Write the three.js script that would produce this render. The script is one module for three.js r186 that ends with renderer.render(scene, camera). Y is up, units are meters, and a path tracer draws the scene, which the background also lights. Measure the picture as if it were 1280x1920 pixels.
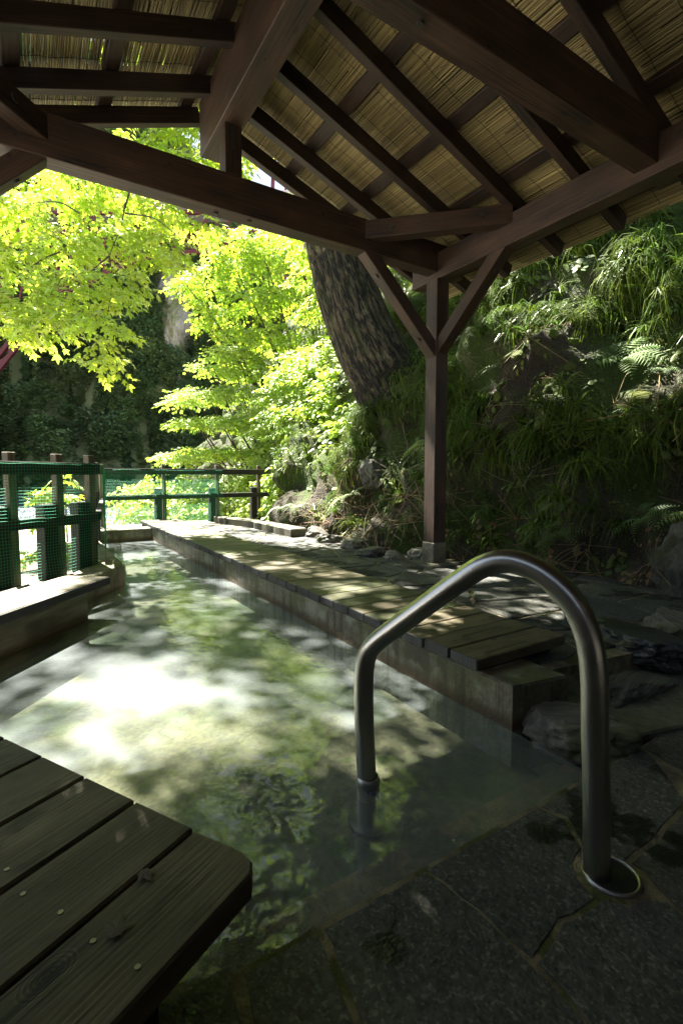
import * as THREE from 'three';
import { ImprovedNoise } from 'three/addons/math/ImprovedNoise.js';
import { mergeGeometries } from 'three/addons/utils/BufferGeometryUtils.js';

// ---------------------------------------------------------------- camera, sky, sun, exposure
const scene = new THREE.Scene();
const YAW = Math.atan(582 / 925), PITCH = Math.atan(70 / 925), EYE = new THREE.Vector3(0, 0.85, 0);
const camera = new THREE.PerspectiveCamera(2 * Math.atan(960 / 925) * 180 / Math.PI, 682 / 1024, 0.02, 900);
camera.position.copy(EYE);
camera.rotation.order = 'YXZ';
camera.rotation.set(-PITCH, -YAW, 0);
camera.updateMatrixWorld(true);
const renderer = new THREE.WebGLRenderer({ antialias: true });
renderer.setSize(682, 1024);
renderer.toneMapping = THREE.LinearToneMapping;
renderer.toneMappingExposure = 10.6;
renderer.shadowMap.enabled = true;

const AZ = -7 * Math.PI / 180, EL = 54 * Math.PI / 180;
const sunDir = new THREE.Vector3(Math.sin(AZ) * Math.cos(EL), Math.sin(EL), -Math.cos(AZ) * Math.cos(EL));
// hazy summer sky, paler toward the horizon and round the sun
{
  const W = 512, H = 256, d = new Float32Array(W * H * 4), v = new THREE.Vector3();
  for (let j = 0; j < H; j++) for (let i = 0; i < W; i++) {
    const el = ((j + 0.5) / H - 0.5) * Math.PI, az = ((i + 0.5) / W - 0.5) * 2 * Math.PI; v.set(Math.cos(el) * Math.cos(az), Math.sin(el), Math.cos(el) * Math.sin(az));
    const h = Math.pow(1 - Math.max(0, v.y), 2.2), g = Math.exp((v.dot(sunDir) - 1) * 9), k = (j * W + i) * 4;
    d[k] = 0.06 + 0.055 * h + 0.11 * g; d[k + 1] = 0.08 + 0.047 * h + 0.11 * g; d[k + 2] = 0.112 + 0.028 * h + 0.1 * g; d[k + 3] = 1;
  }
  const t = new THREE.DataTexture(d, W, H, THREE.RGBAFormat, THREE.FloatType); t.mapping = THREE.EquirectangularReflectionMapping; t.magFilter = t.minFilter = THREE.LinearFilter; t.needsUpdate = true;
  scene.background = t; scene.environment = t;
}
const sun = new THREE.DirectionalLight(new THREE.Color(1, 0.95, 0.84), 5);
sun.position.copy(sunDir).multiplyScalar(60);
sun.castShadow = true;
sun.shadow.mapSize.set(4096, 4096);
Object.assign(sun.shadow.camera, { left: -25, right: 25, top: 25, bottom: -25, near: 1, far: 160 });
scene.add(sun, sun.target);

// ---------------------------------------------------------------- helpers
let seed = 12345;
function rnd() { seed |= 0; seed = seed + 0x6D2B79F5 | 0; let t = Math.imul(seed ^ seed >>> 15, 1 | seed); t = t + Math.imul(t ^ t >>> 7, 61 | t) ^ t; return ((t ^ t >>> 14) >>> 0) / 4294967296; }
const rr = (a, b) => a + (b - a) * rnd();
const V = (x, y, z) => new THREE.Vector3(x, y, z);
const lerp = (a, b, t) => a + (b - a) * t, clamp = (x, a = 0, b = 1) => Math.min(b, Math.max(a, x));
const smooth = (a, b, x) => { const t = clamp((x - a) / (b - a)); return t * t * (3 - 2 * t); };
const PN = new ImprovedNoise();
const noise = (x, y, z = 0) => PN.noise(x, y, z);
const fbm = (x, y, z = 0, o = 4) => { let s = 0, a = 0.5; for (let i = 0; i < o; i++) { s += a * PN.noise(x, y, z); x = x * 2.03 + 7.1; y = y * 2.03 + 3.7; z = z * 2.03 + 1.3; a *= 0.5; } return s; };
const camF = V(0, 0, -1).applyQuaternion(camera.quaternion), camR = V(1, 0, 0).applyQuaternion(camera.quaternion), camU = V(0, 1, 0).applyQuaternion(camera.quaternion);
// measuring aid: the world point that a place in the photograph shows at a given distance
const at = (px, py, d) => EYE.clone().addScaledVector(camF, d).addScaledVector(camR, (px - 640) / 925 * d).addScaledVector(camU, -(py - 960) / 925 * d);

const taken = new Map();
function numbered(n) { const k = taken.get(n) || 0; taken.set(n, k + 1); return k ? n + '_' + String(k).padStart(3, '0') : n; }
function tag(o, label, category, group, kind) { o.userData.label = label; if (category) o.userData.category = category; if (group) o.userData.group = group; if (kind) o.userData.kind = kind; return o; }
function thing(name, label, category, pos = [0, 0, 0], group) { const g = new THREE.Group(); g.name = numbered(name); g.position.set(...pos); scene.add(g); return tag(g, label, category, group); }
function mesh(name, geo, mat, parent = scene) { const m = new THREE.Mesh(geo, mat); m.name = parent === scene ? numbered(name) : name; parent.add(m); return m; }
function setting(name, geo, mat, label) { const m = mesh(name, geo, mat); m.userData.kind = 'structure'; if (label) m.userData.label = label; return m; }

// merged geometry builder with vertex colours
class MB {
  constructor() { this.p = []; this.n = []; this.u = []; this.c = []; this.i = []; }
  v(p, n, u, c) { this.p.push(p.x, p.y, p.z); this.n.push(n.x, n.y, n.z); this.u.push(u[0], u[1]); this.c.push(c[0], c[1], c[2]); return this.p.length / 3 - 1; }
  tube(pts, rad, sides = 5, col = [1, 1, 1], cap = false, fn = null) {
    const N = pts.length, fr = []; let up = Math.abs(pts[1].clone().sub(pts[0]).normalize().y) > 0.9 ? V(1, 0, 0) : V(0, 1, 0); let len = 0;
    for (let k = 0; k < N; k++) {
      const t = pts[Math.min(N - 1, k + 1)].clone().sub(pts[Math.max(0, k - 1)]).normalize();
      const a = up.clone().addScaledVector(t, -up.dot(t)).normalize(), b = t.clone().cross(a); up = a;
      const r = typeof rad === 'function' ? rad(k / (N - 1)) : rad;
      if (k) len += pts[k].distanceTo(pts[k - 1]);
      const row = [];
      for (let j = 0; j <= sides; j++) {
        const an = j / sides * Math.PI * 2, d = a.clone().multiplyScalar(Math.cos(an)).addScaledVector(b, Math.sin(an));
        const rk = fn ? r * fn(k / (N - 1), an, pts[k]) : r;
        row.push(this.v(pts[k].clone().addScaledVector(d, rk), d, [j / sides * Math.max(1, Math.round(r * 6.28 / 0.5)), len], col));
      }
      fr.push(row);
    }
    for (let k = 0; k < N - 1; k++) for (let j = 0; j < sides; j++) { const a = fr[k][j], b = fr[k][j + 1], c = fr[k + 1][j], d = fr[k + 1][j + 1]; this.i.push(a, b, c, b, d, c); }
    if (cap) for (const [e, s] of [[0, -1], [N - 1, 1]]) { const t = pts[Math.min(N - 1, e + 1)].clone().sub(pts[Math.max(0, e - 1)]).normalize().multiplyScalar(s); const o = this.v(pts[e], t, [0, 0], col), rw = fr[e].map(q => this.v(V(this.p[q * 3], this.p[q * 3 + 1], this.p[q * 3 + 2]), t, [0, 0], col)); for (let j = 0; j < sides; j++) s > 0 ? this.i.push(o, rw[j], rw[j + 1]) : this.i.push(o, rw[j + 1], rw[j]); }
    return this;
  }
  tri(a, b, c, col = [1, 1, 1], uv = [[0, 0], [1, 0], [0, 1]]) { const n = b.clone().sub(a).cross(c.clone().sub(a)).normalize(); this.i.push(this.v(a, n, uv[0], col), this.v(b, n, uv[1], col), this.v(c, n, uv[2], col)); return this; }
  quad(a, b, c, d, col) { return this.tri(a, b, c, col, [[0, 0], [1, 0], [1, 1]]).tri(a, c, d, col, [[0, 0], [1, 1], [0, 1]]); }
  geo(colors = true) {
    const g = new THREE.BufferGeometry();
    g.setAttribute('position', new THREE.Float32BufferAttribute(this.p, 3)); g.setAttribute('normal', new THREE.Float32BufferAttribute(this.n, 3)); g.setAttribute('uv', new THREE.Float32BufferAttribute(this.u, 2));
    if (colors) g.setAttribute('color', new THREE.Float32BufferAttribute(this.c, 3));
    g.setIndex(this.i); return g;
  }
}
// uv in metres: u along the longest side, v across it
function uvMetres(g, ax = null, off = [0, 0]) {
  if (g.index) g = g.toNonIndexed();
  g.computeBoundingBox(); const s = g.boundingBox.getSize(V(0, 0, 0)).toArray();
  const L = ax ?? s.indexOf(Math.max(...s)), p = g.attributes.position, uv = new Float32Array(p.count * 2);
  for (let t = 0; t < p.count; t += 3) {
    const q = [0, 1, 2].map(k => V().fromBufferAttribute(p, t + k)), n = q[1].clone().sub(q[0]).cross(q[2].clone().sub(q[0])), na = n.toArray().map(Math.abs), m = na.indexOf(Math.max(...na));
    const rest = [0, 1, 2].filter(k => k !== m), ua = rest.includes(L) ? L : rest[0], va = rest.find(k => k !== ua);
    for (let k = 0; k < 3; k++) { const a = q[k].toArray(); uv[(t + k) * 2] = a[ua] * (m === L ? 0.15 : 1) + off[0] + m * 0.31; uv[(t + k) * 2 + 1] = a[va] + off[1] + m * 0.17; }
  }
  g.setAttribute('uv', new THREE.BufferAttribute(uv, 2)); return g;
}
// box with chamfered edges, 44 triangles
function cbox(lx, ly, lz, c = 0.004, ax = null, off = [rnd() * 3, rnd() * 3]) {
  const X = lx / 2, Y = ly / 2, Z = lz / 2, m = new MB(), S = [-1, 1];
  const P = (sx, sy, sz, f) => V(sx * (f === 0 ? X : X - c), sy * (f === 1 ? Y : Y - c), sz * (f === 2 ? Z : Z - c));
  const q = (a, b, d, e) => { const n = b.clone().sub(a).cross(e.clone().sub(a)), mid = a.clone().add(b).add(d).add(e); if (n.dot(mid) < 0) m.quad(a, e, d, b); else m.quad(a, b, d, e); };
  for (const s of S) {
    q(P(s, -1, -1, 0), P(s, 1, -1, 0), P(s, 1, 1, 0), P(s, -1, 1, 0)); q(P(-1, s, -1, 1), P(1, s, -1, 1), P(1, s, 1, 1), P(-1, s, 1, 1)); q(P(-1, -1, s, 2), P(1, -1, s, 2), P(1, 1, s, 2), P(-1, 1, s, 2));
    for (const t of S) { q(P(s, t, -1, 0), P(s, t, 1, 0), P(s, t, 1, 1), P(s, t, -1, 1)); q(P(s, -1, t, 0), P(s, 1, t, 0), P(s, 1, t, 2), P(s, -1, t, 2)); q(P(-1, s, t, 1), P(1, s, t, 1), P(1, s, t, 2), P(-1, s, t, 2));
      for (const w of S) { const a = P(s, t, w, 0), b = P(s, t, w, 1), d = P(s, t, w, 2); b.clone().sub(a).cross(d.clone().sub(a)).dot(a) < 0 ? m.tri(a, d, b) : m.tri(a, b, d); } }
  }
  return uvMetres(m.geo(false), ax, off);
}
// a squared timber from a to b: w across, h along the up side
function timber(name, a, b, w, h, mat, parent, up = V(0, 1, 0), chamfer = 0.004) {
  const d = b.clone().sub(a), len = d.length(); d.normalize();
  const y = up.clone().addScaledVector(d, -up.dot(d)).normalize(), z = d.clone().cross(y);
  const o = mesh(name, cbox(len, h, w, chamfer, 0), mat, parent);
  o.quaternion.setFromRotationMatrix(new THREE.Matrix4().makeBasis(d, y, z)); o.position.copy(a).add(b).multiplyScalar(0.5);
  return o;
}
// polygon in plan (list of [x, z]) as a slab from y0 to y1, uv in metres
function slab(poly, y0, y1, bevel = 0.006) {
  const s = new THREE.Shape(poly.map(([x, z]) => new THREE.Vector2(x, -z)));
  const g = new THREE.ExtrudeGeometry(s, { depth: y1 - y0 - 2 * bevel, bevelEnabled: bevel > 0, bevelSize: bevel, bevelOffset: -bevel, bevelThickness: bevel, bevelSegments: 1, curveSegments: 1 });
  g.rotateX(-Math.PI / 2); g.translate(0, y0 + bevel, 0);
  const p = g.attributes.position, n = g.attributes.normal, uv = g.attributes.uv;
  for (let i = 0; i < p.count; i++) Math.abs(n.getY(i)) > 0.5 ? uv.setXY(i, p.getX(i), p.getZ(i)) : uv.setXY(i, p.getX(i) + p.getZ(i), p.getY(i));
  return g;
}
function sheet(poly, y) { const s = new THREE.ShapeGeometry(new THREE.Shape(poly.map(([x, z]) => new THREE.Vector2(x, -z)))); s.rotateX(-Math.PI / 2); s.translate(0, y, 0); const p = s.attributes.position, uv = s.attributes.uv; for (let i = 0; i < p.count; i++) uv.setXY(i, p.getX(i), p.getZ(i)); return s; }

// ---- periodic noise for textures
const HN = new Uint32Array(4096); for (let i = 0; i < 4096; i++) HN[i] = Math.floor(rnd() * 4294967296);
function vn(x, y, px, py, s = 0) {
  const xi = Math.floor(x), yi = Math.floor(y), fx = x - xi, fy = y - yi, u = fx * fx * (3 - 2 * fx), v = fy * fy * (3 - 2 * fy);
  const h = (a, b) => HN[(((a % px) + px) % px * 131 + ((b % py) + py) % py * 977 + s * 373) & 4095] / 4294967296;
  return lerp(lerp(h(xi, yi), h(xi + 1, yi), u), lerp(h(xi, yi + 1), h(xi + 1, yi + 1), u), v);
}
function vf(u, v, fx, fy, o = 4, s = 0) { let t = 0, a = 0.5, q = 0; for (let k = 0; k < o; k++) { t += a * vn(u * fx, v * fy, fx, fy, s + k * 5); q += a; a *= 0.55; fx *= 2; fy *= 2; } return t / q; }
function tex(w, h, fn, { srgb = true, rep = [1, 1], wrap = true } = {}) {
  const d = new Uint8Array(w * h * 4);
  for (let j = 0; j < h; j++) for (let i = 0; i < w; i++) { const c = fn((i + 0.5) / w, (j + 0.5) / h), k = (j * w + i) * 4, g = typeof c === 'number'; for (let q = 0; q < 3; q++) d[k + q] = clamp(g ? c : c[q]) * 255; d[k + 3] = 255; }
  const t = new THREE.DataTexture(d, w, h); t.magFilter = THREE.LinearFilter; t.minFilter = THREE.LinearMipmapLinearFilter; t.generateMipmaps = true;
  t.wrapS = t.wrapT = wrap ? THREE.RepeatWrapping : THREE.ClampToEdgeWrapping; t.repeat.set(...rep); if (srgb) t.colorSpace = THREE.SRGBColorSpace; t.needsUpdate = true; return t;
}
const mix3 = (a, b, t) => [lerp(a[0], b[0], t), lerp(a[1], b[1], t), lerp(a[2], b[2], t)];
const std = (o) => new THREE.MeshStandardMaterial(o), phys = (o) => new THREE.MeshPhysicalMaterial(o);
const lin = (r, g, b) => new THREE.Color().setRGB(r, g, b);

// ---------------------------------------------------------------- materials
// wood grain: u along the grain (1 m), v across (0.25 m)
const grain = (u, v) => { const w = v + 0.018 * (vf(u, v, 3, 4, 3, 1) - 0.5); let k = 0.55 * vf(u, w, 3, 40, 4, 2) + 0.3 * vf(u, w, 10, 150, 2, 9) + 0.3 * Math.abs(Math.sin((w * 22 + 2.2 * vf(u, w, 2, 5, 2, 4)) * Math.PI)) * 0.6; return k; };
const knot = (u, v, list) => { let k = 0; for (const [a, b, r] of list) { const dx = (u - a), dy = (v - b) * 0.25; const d = Math.hypot(dx * 0.62, dy) / r; if (d < 1) k = Math.max(k, 1 - d); } return k; };
const K1 = [[0.22, 0.3, 0.02], [0.71, 0.68, 0.026], [0.48, 0.9, 0.013]];
const grainTex = tex(1024, 512, (u, v) => { const g = grain(u, v), k = knot(u, v, K1); const t = 0.6 + 0.75 * (g - 0.5) + 0.5 * (vf(u, v, 4, 3, 4, 30) - 0.5) - 0.35 * smooth(0.62, 0.7, vf(u, v, 2, 50, 2, 44)) * smooth(0.5, 0.6, vf(u, v, 6, 3, 2, 47)) - 0.4 * smooth(0.3, 0.9, k) + 0.12 * Math.sin(k * 30) * (k > 0 ? 1 : 0); return [t, t * 0.985, t * 0.96]; }, { rep: [1, 4] });
const grainBump = tex(1024, 512, (u, v) => { const k = knot(u, v, K1); return clamp(grain(u, v) * 0.9 - 0.2 * k + 0.1); }, { srgb: false, rep: [1, 4] });
const deckTex = tex(1024, 512, (u, v) => {
  const g = grain(u, v), k = knot(u, v, K1); let t = 0.62 + 0.27 * (g - 0.5) + 0.34 * (vf(u, v, 5, 3, 4, 30) - 0.5) - 0.32 * smooth(0.25, 0.9, k) + 0.1 * Math.sin(k * 34) * (k > 0 ? 1 : 0);
  const crack = smooth(0.62, 0.7, vf(u, v, 2, 60, 2, 44)) * smooth(0.5, 0.6, vf(u, v, 6, 3, 2, 47)); t -= 0.3 * crack;
  const stain = smooth(0.6, 0.78, vf(u, v, 9, 4, 4, 61)); return mix3([t, t * 0.98, t * 0.9], [0.3, 0.28, 0.24], 0.45 * stain);
}, { rep: [1, 4] });
const woodDark = std({ color: lin(0.105, 0.051, 0.029), map: grainTex, bumpMap: grainBump, bumpScale: 0.002, roughness: 0.62 });
const woodRafter = std({ color: lin(0.08, 0.04, 0.024), map: grainTex, bumpMap: grainBump, bumpScale: 0.0012, roughness: 0.66 });
const deckMats = [[0.31, 0.262, 0.175], [0.275, 0.236, 0.16], [0.34, 0.287, 0.195]].map(c => std({ color: lin(...c), map: deckTex, bumpMap: grainBump, bumpScale: 0.0016, roughness: 0.7 }));
const deckMossy = [[0.26, 0.29, 0.15], [0.29, 0.3, 0.19]].map(c => std({ color: lin(...c), map: deckTex, bumpMap: grainBump, bumpScale: 0.0016, roughness: 0.8 }));
const plankEnd = std({ color: lin(0.055, 0.06, 0.07), map: grainTex, roughness: 0.6 });
const fenceDark = std({ color: lin(0.05, 0.042, 0.034), map: grainTex, bumpMap: grainBump, bumpScale: 0.001, roughness: 0.8 });
const fencePale = std({ color: lin(0.3, 0.25, 0.17), map: grainTex, bumpMap: grainBump, bumpScale: 0.001, roughness: 0.8 });
// concrete, 1 m tile
const concTex = tex(512, 512, (u, v) => { const t = 0.62 + 0.4 * (vf(u, v, 4, 4, 5, 3) - 0.5) + 0.22 * (vf(u, v, 60, 60, 2, 8) - 0.5) - 0.25 * smooth(0.62, 0.75, vf(u, v, 7, 3, 4, 13)); return mix3([t, t * 0.97, t * 0.88], [0.42, 0.45, 0.3], 0.35 * smooth(0.5, 0.75, vf(u, v, 3, 3, 4, 19))); });
const concBump = tex(512, 512, (u, v) => 0.5 * vf(u, v, 8, 8, 5, 5) + 0.5 * vf(u, v, 90, 90, 2, 7), { srgb: false });
const concrete = std({ color: lin(0.34, 0.33, 0.29), map: concTex, bumpMap: concBump, bumpScale: 0.004, roughness: 0.8 });
// the basin's wall faces: running stains, lime bloom, brown waterline. u along (2 m), v up (0.4 m)
const wallTex = tex(2048, 256, (u, v) => {
  const h = v * 0.4; let t = 0.5 + 0.3 * (vf(u, v, 10, 3, 5, 3) - 0.5) + 0.16 * (vf(u, v, 200, 30, 2, 9) - 0.5);
  let c = [t, t * 0.97, t * 0.84];
  const run = vf(u, v, 60, 1, 3, 21); c = mix3(c, [0.2, 0.19, 0.14], 0.55 * smooth(0.5, 0.75, run));
  const lime = smooth(0.52, 0.66, vf(u, v, 14, 2, 5, 33)) * smooth(0.02, 0.09, h) * (1 - smooth(0.16, 0.27, h + 0.05 * vf(u, v, 40, 2, 3, 4))); c = mix3(c, [0.74, 0.76, 0.72], 0.6 * lime);
  const alga = smooth(0.5, 0.7, vf(u, v, 6, 3, 4, 51)); c = mix3(c, [0.34, 0.38, 0.16], 0.45 * alga);
  const line = 1 - smooth(0.0, 0.05, h - 0.03 * vf(u, v, 30, 2, 3, 77)); c = mix3(c, [0.33, 0.24, 0.14], 0.6 * line);
  return c;
}, { rep: [0.5, 2.5] });
const wallMat = std({ color: lin(0.58, 0.56, 0.5), map: wallTex, bumpMap: concBump, bumpScale: 0.005, roughness: 0.75 });
// slate flagstones, 1 m tile, with wet footprints and splashes
const slateTex = tex(1024, 1024, (u, v) => {
  const t = 0.56 + 0.26 * (vf(u, v, 5, 7, 5, 3) - 0.5) + 0.3 * (vf(u, v, 110, 90, 3, 8) - 0.5) + 0.2 * smooth(0.7, 0.85, vf(u, v, 200, 200, 1, 5));
  const wet = smooth(0.56, 0.6, vf(u, v, 5, 6, 5, 40)); return mix3([t, t * 1.0, t * 0.97], [0.19, 0.19, 0.18], 0.9 * wet);
}, { rep: [1, 1] });
const slateRough = tex(512, 512, (u, v) => { const wet = smooth(0.56, 0.6, vf(u, v, 5, 6, 5, 40)); return 0.82 - 0.35 * wet + 0.15 * (vf(u, v, 60, 60, 2, 4) - 0.5); }, { srgb: false });
const slateBump = tex(1024, 1024, (u, v) => 0.6 * vf(u, v, 6, 8, 5, 3) + 0.25 * vf(u, v, 90, 70, 2, 8) + 0.15 * vf(u, v, 240, 240, 1, 2), { srgb: false });
const slate = [[0.285, 0.275, 0.25], [0.25, 0.242, 0.22], [0.315, 0.3, 0.27]].map(c => std({ color: lin(...c), map: slateTex, roughnessMap: slateRough, roughness: 1, bumpMap: slateBump, bumpScale: 0.009 }));
const pathStone = [[0.2, 0.2, 0.19], [0.235, 0.23, 0.215], [0.17, 0.172, 0.165]].map(c => std({ color: lin(...c), map: slateTex, roughness: 0.85, bumpMap: slateBump, bumpScale: 0.012 }));
const groutTex = tex(512, 512, (u, v) => { const t = 0.62 + 0.5 * (vf(u, v, 12, 12, 5, 3) - 0.5); return mix3([t, t * 0.93, t * 0.8], [0.36, 0.4, 0.16], 0.75 * smooth(0.55, 0.68, vf(u, v, 6, 6, 4, 31))); }, { rep: [2, 2] });
const grout = std({ color: lin(0.5, 0.47, 0.4), map: groutTex, bumpMap: slateBump, bumpScale: 0.012, roughness: 0.9 });
const ledgeMat = std({ color: lin(0.34, 0.22, 0.12), map: groutTex, bumpMap: slateBump, bumpScale: 0.01, roughness: 0.8 });
// basin floor: pale sand-coloured render with drifts of green algae. 2.4 m by 7 m
const floorTex = tex(768, 2048, (u, v) => {
  const t = 0.74 + 0.42 * (vf(u, v, 8, 24, 6, 3) - 0.5) + 0.26 * (vf(u, v, 160, 460, 2, 8) - 0.5);
  let c = [t, t * 0.93, t * 0.74];
  const al = smooth(0.5, 0.68, vf(u, v, 6, 15, 5, 44) + 0.12 * (vf(u, v, 60, 170, 3, 51) - 0.5)); c = mix3(c, mix3([0.42, 0.5, 0.2], [0.3, 0.38, 0.16], vf(u, v, 40, 120, 3, 5)), 0.75 * al);
  const strand = smooth(0.6, 0.66, vf(u, v, 40, 120, 3, 71)) * smooth(0.5, 0.62, vf(u, v, 5, 13, 3, 90)); c = mix3(c, [0.5, 0.6, 0.12], 0.8 * strand);
  return c;
}, { rep: [1 / 2.4, 1 / 7] });
const floorMat = std({ color: lin(0.165, 0.15, 0.118), map: floorTex, roughness: 0.9, bumpMap: concBump, bumpScale: 0.006 });
// rock
const rockTex = tex(512, 512, (u, v) => { const t = 0.6 + 0.5 * (vf(u, v, 4, 4, 6, 3) - 0.5) + 0.25 * (vf(u, v, 70, 70, 2, 8) - 0.5); return mix3([t, t * 0.98, t * 0.92], [0.4, 0.44, 0.22], 0.6 * smooth(0.55, 0.7, vf(u, v, 5, 5, 4, 19))); });
const rockBump = tex(512, 512, (u, v) => vf(u, v, 7, 7, 6, 15), { srgb: false });
const rockMats = [[0.3, 0.3, 0.28], [0.2, 0.2, 0.19], [0.4, 0.39, 0.36]].map(c => std({ color: lin(...c), map: rockTex, bumpMap: rockBump, bumpScale: 0.03, roughness: 0.85 }));
const rockDark = std({ color: lin(0.07, 0.078, 0.09), map: rockTex, bumpMap: rockBump, bumpScale: 0.03, roughness: 0.45 });
const steel = phys({ color: lin(0.5, 0.49, 0.46), metalness: 1, roughness: 0.3, bumpMap: tex(256, 512, (u, v) => vf(u, v, 8, 128, 2, 3), { srgb: false, rep: [1, 3] }), bumpScale: 0.0002 });
const iron = std({ color: lin(0.06, 0.055, 0.05), metalness: 0.7, roughness: 0.5 });
const zinc = std({ color: lin(0.3, 0.28, 0.22), metalness: 1, roughness: 0.5 });
const netMat = std({ color: lin(0.0, 0.3, 0.13), roughness: 0.6 });
const blackWire = std({ color: lin(0.015, 0.014, 0.012), roughness: 0.7 });
const barkTex = tex(1024, 1024, (u, v) => {
  const r = 1 - Math.abs(2 * vf(u, v, 14, 6, 5, 3) - 1); let t = 0.5 - 0.42 * smooth(0.72, 0.95, r) + 0.3 * (vf(u, v, 50, 40, 3, 8) - 0.5); let c = [t, t * 0.92, t * 0.8];
  c = mix3(c, [0.82, 0.83, 0.75], 0.5 * smooth(0.56, 0.74, vf(u, v, 12, 16, 6, 23))); return mix3(c, [0.3, 0.36, 0.14], 0.5 * smooth(0.55, 0.7, vf(u, v, 4, 4, 4, 37)));
}, { rep: [1, 0.7] });
const barkBump = tex(1024, 1024, (u, v) => { const r = 1 - Math.abs(2 * vf(u, v, 14, 6, 5, 3) - 1); return clamp(0.75 - 0.6 * smooth(0.6, 0.95, r) + 0.3 * (vf(u, v, 50, 40, 3, 8) - 0.5)); }, { srgb: false, rep: [1, 0.7] });
const bark = std({ color: lin(0.33, 0.3, 0.24), map: barkTex, bumpMap: barkBump, bumpScale: 0.06, roughness: 0.95 });
const twigMat = std({ color: lin(0.07, 0.06, 0.045), roughness: 0.9 });
const leafMat = (r, g, b, tr = 0.55) => phys({ color: lin(r, g, b), roughness: 0.95, transmission: tr, thickness: 0, side: THREE.DoubleSide, clearcoat: 0.35, clearcoatRoughness: 0.4, ior: 1.4 });
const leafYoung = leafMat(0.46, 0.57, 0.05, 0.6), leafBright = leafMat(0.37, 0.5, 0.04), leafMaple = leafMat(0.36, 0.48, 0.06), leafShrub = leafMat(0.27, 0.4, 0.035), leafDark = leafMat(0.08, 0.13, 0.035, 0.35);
const grassMat = phys({ color: lin(0.08, 0.135, 0.012), roughness: 1, transmission: 0.4, thickness: 0, side: THREE.DoubleSide, clearcoat: 0.3, clearcoatRoughness: 0.22, specularIntensity: 0.25 });
const mossMat = std({ vertexColors: true, roughness: 1, bumpMap: tex(512, 512, (u, v) => vf(u, v, 40, 40, 4, 3), { srgb: false, rep: [2, 2] }), bumpScale: 0.03, color: 0xffffff });
const reedMat = std({ vertexColors: true, roughness: 0.6, color: 0xffffff });

// ---------------------------------------------------------------- the setting: terrain, river, far slope
const Fh = V(Math.sin(YAW), 0, -Math.cos(YAW)), Rh = V(Math.cos(YAW), 0, Math.sin(YAW));
{
  const g = new THREE.PlaneGeometry(900, 900, 90, 90); g.rotateX(-Math.PI / 2); g.translate(0, -2.6, 0);
  const gravelTex = tex(512, 512, (u, v) => { const t = 0.72 + 0.4 * (vf(u, v, 30, 30, 4, 3) - 0.5) + 0.3 * (vf(u, v, 5, 5, 3, 9) - 0.5); return [t, t * 0.99, t * 0.95]; }, { rep: [120, 120] });
  setting('river_gravel', g, std({ color: lin(0.5, 0.49, 0.46), map: gravelTex, roughness: 0.95 }), 'pale sunlit gravel of the river bed beyond the fence');
  const w = []; for (let k = 0; k <= 24; k++) { const s = lerp(-170, 80, k / 24); w.push([s, 36 + 5 * noise(s * 0.05, 3)]); } for (let k = 24; k >= 0; k--) w.push([lerp(-170, 80, k / 24), 150]);
  const poly = w.map(([s, d]) => { const p = Rh.clone().multiplyScalar(s).addScaledVector(Fh, d); return [p.x, p.z]; });
  const riv = sheet(poly, -2.55);
  setting('river', riv, std({ color: lin(0.05, 0.075, 0.085), roughness: 0.12, bumpMap: tex(512, 512, (u, v) => vf(u, v, 9, 14, 5, 3), { srgb: false, rep: [0.12, 0.12] }), bumpScale: 0.6 }), 'rippled blue grey river under the far slope');
}
// far gorge slope, steeper than the sun is high, so it lies in its own shade
const hillTop = [[-170, 112], [-110, 112], [-70, 104], [-48, 92], [-34, 74], [-22, 56], [0, 40], [40, 34], [90, 60]];
const pl = (L, x) => { if (x <= L[0][0]) return L[0][1]; for (let k = 1; k < L.length; k++) if (x <= L[k][0]) return lerp(L[k - 1][1], L[k][1], (x - L[k - 1][0]) / (L[k][0] - L[k - 1][0])); return L[L.length - 1][1]; };
function slopePoint(s, h) { const base = pl([[-170, 62], [-60, 86], [0, 104], [90, 150]], s); const d = base + h * 0.4 + 5 * noise(s * 0.045, h * 0.04, 2) + 3 * noise(s * 0.12, h * 0.1, 5); return Rh.clone().multiplyScalar(s + 3 * noise(s * 0.08, h * 0.08, 9)).addScaledVector(Fh, d).setY(-3 + h); }
const cliffAt = (s, h) => Math.max(0, 1 - Math.hypot((s + 34.5 + 0.12 * (h - 35)) / (3.2 + 1.2 * noise(h * 0.3, 4)), (h - 36) / 13)) + Math.max(0, 0.6 - Math.hypot((s + 22) / 2.5, (h - 26) / 7));
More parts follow.
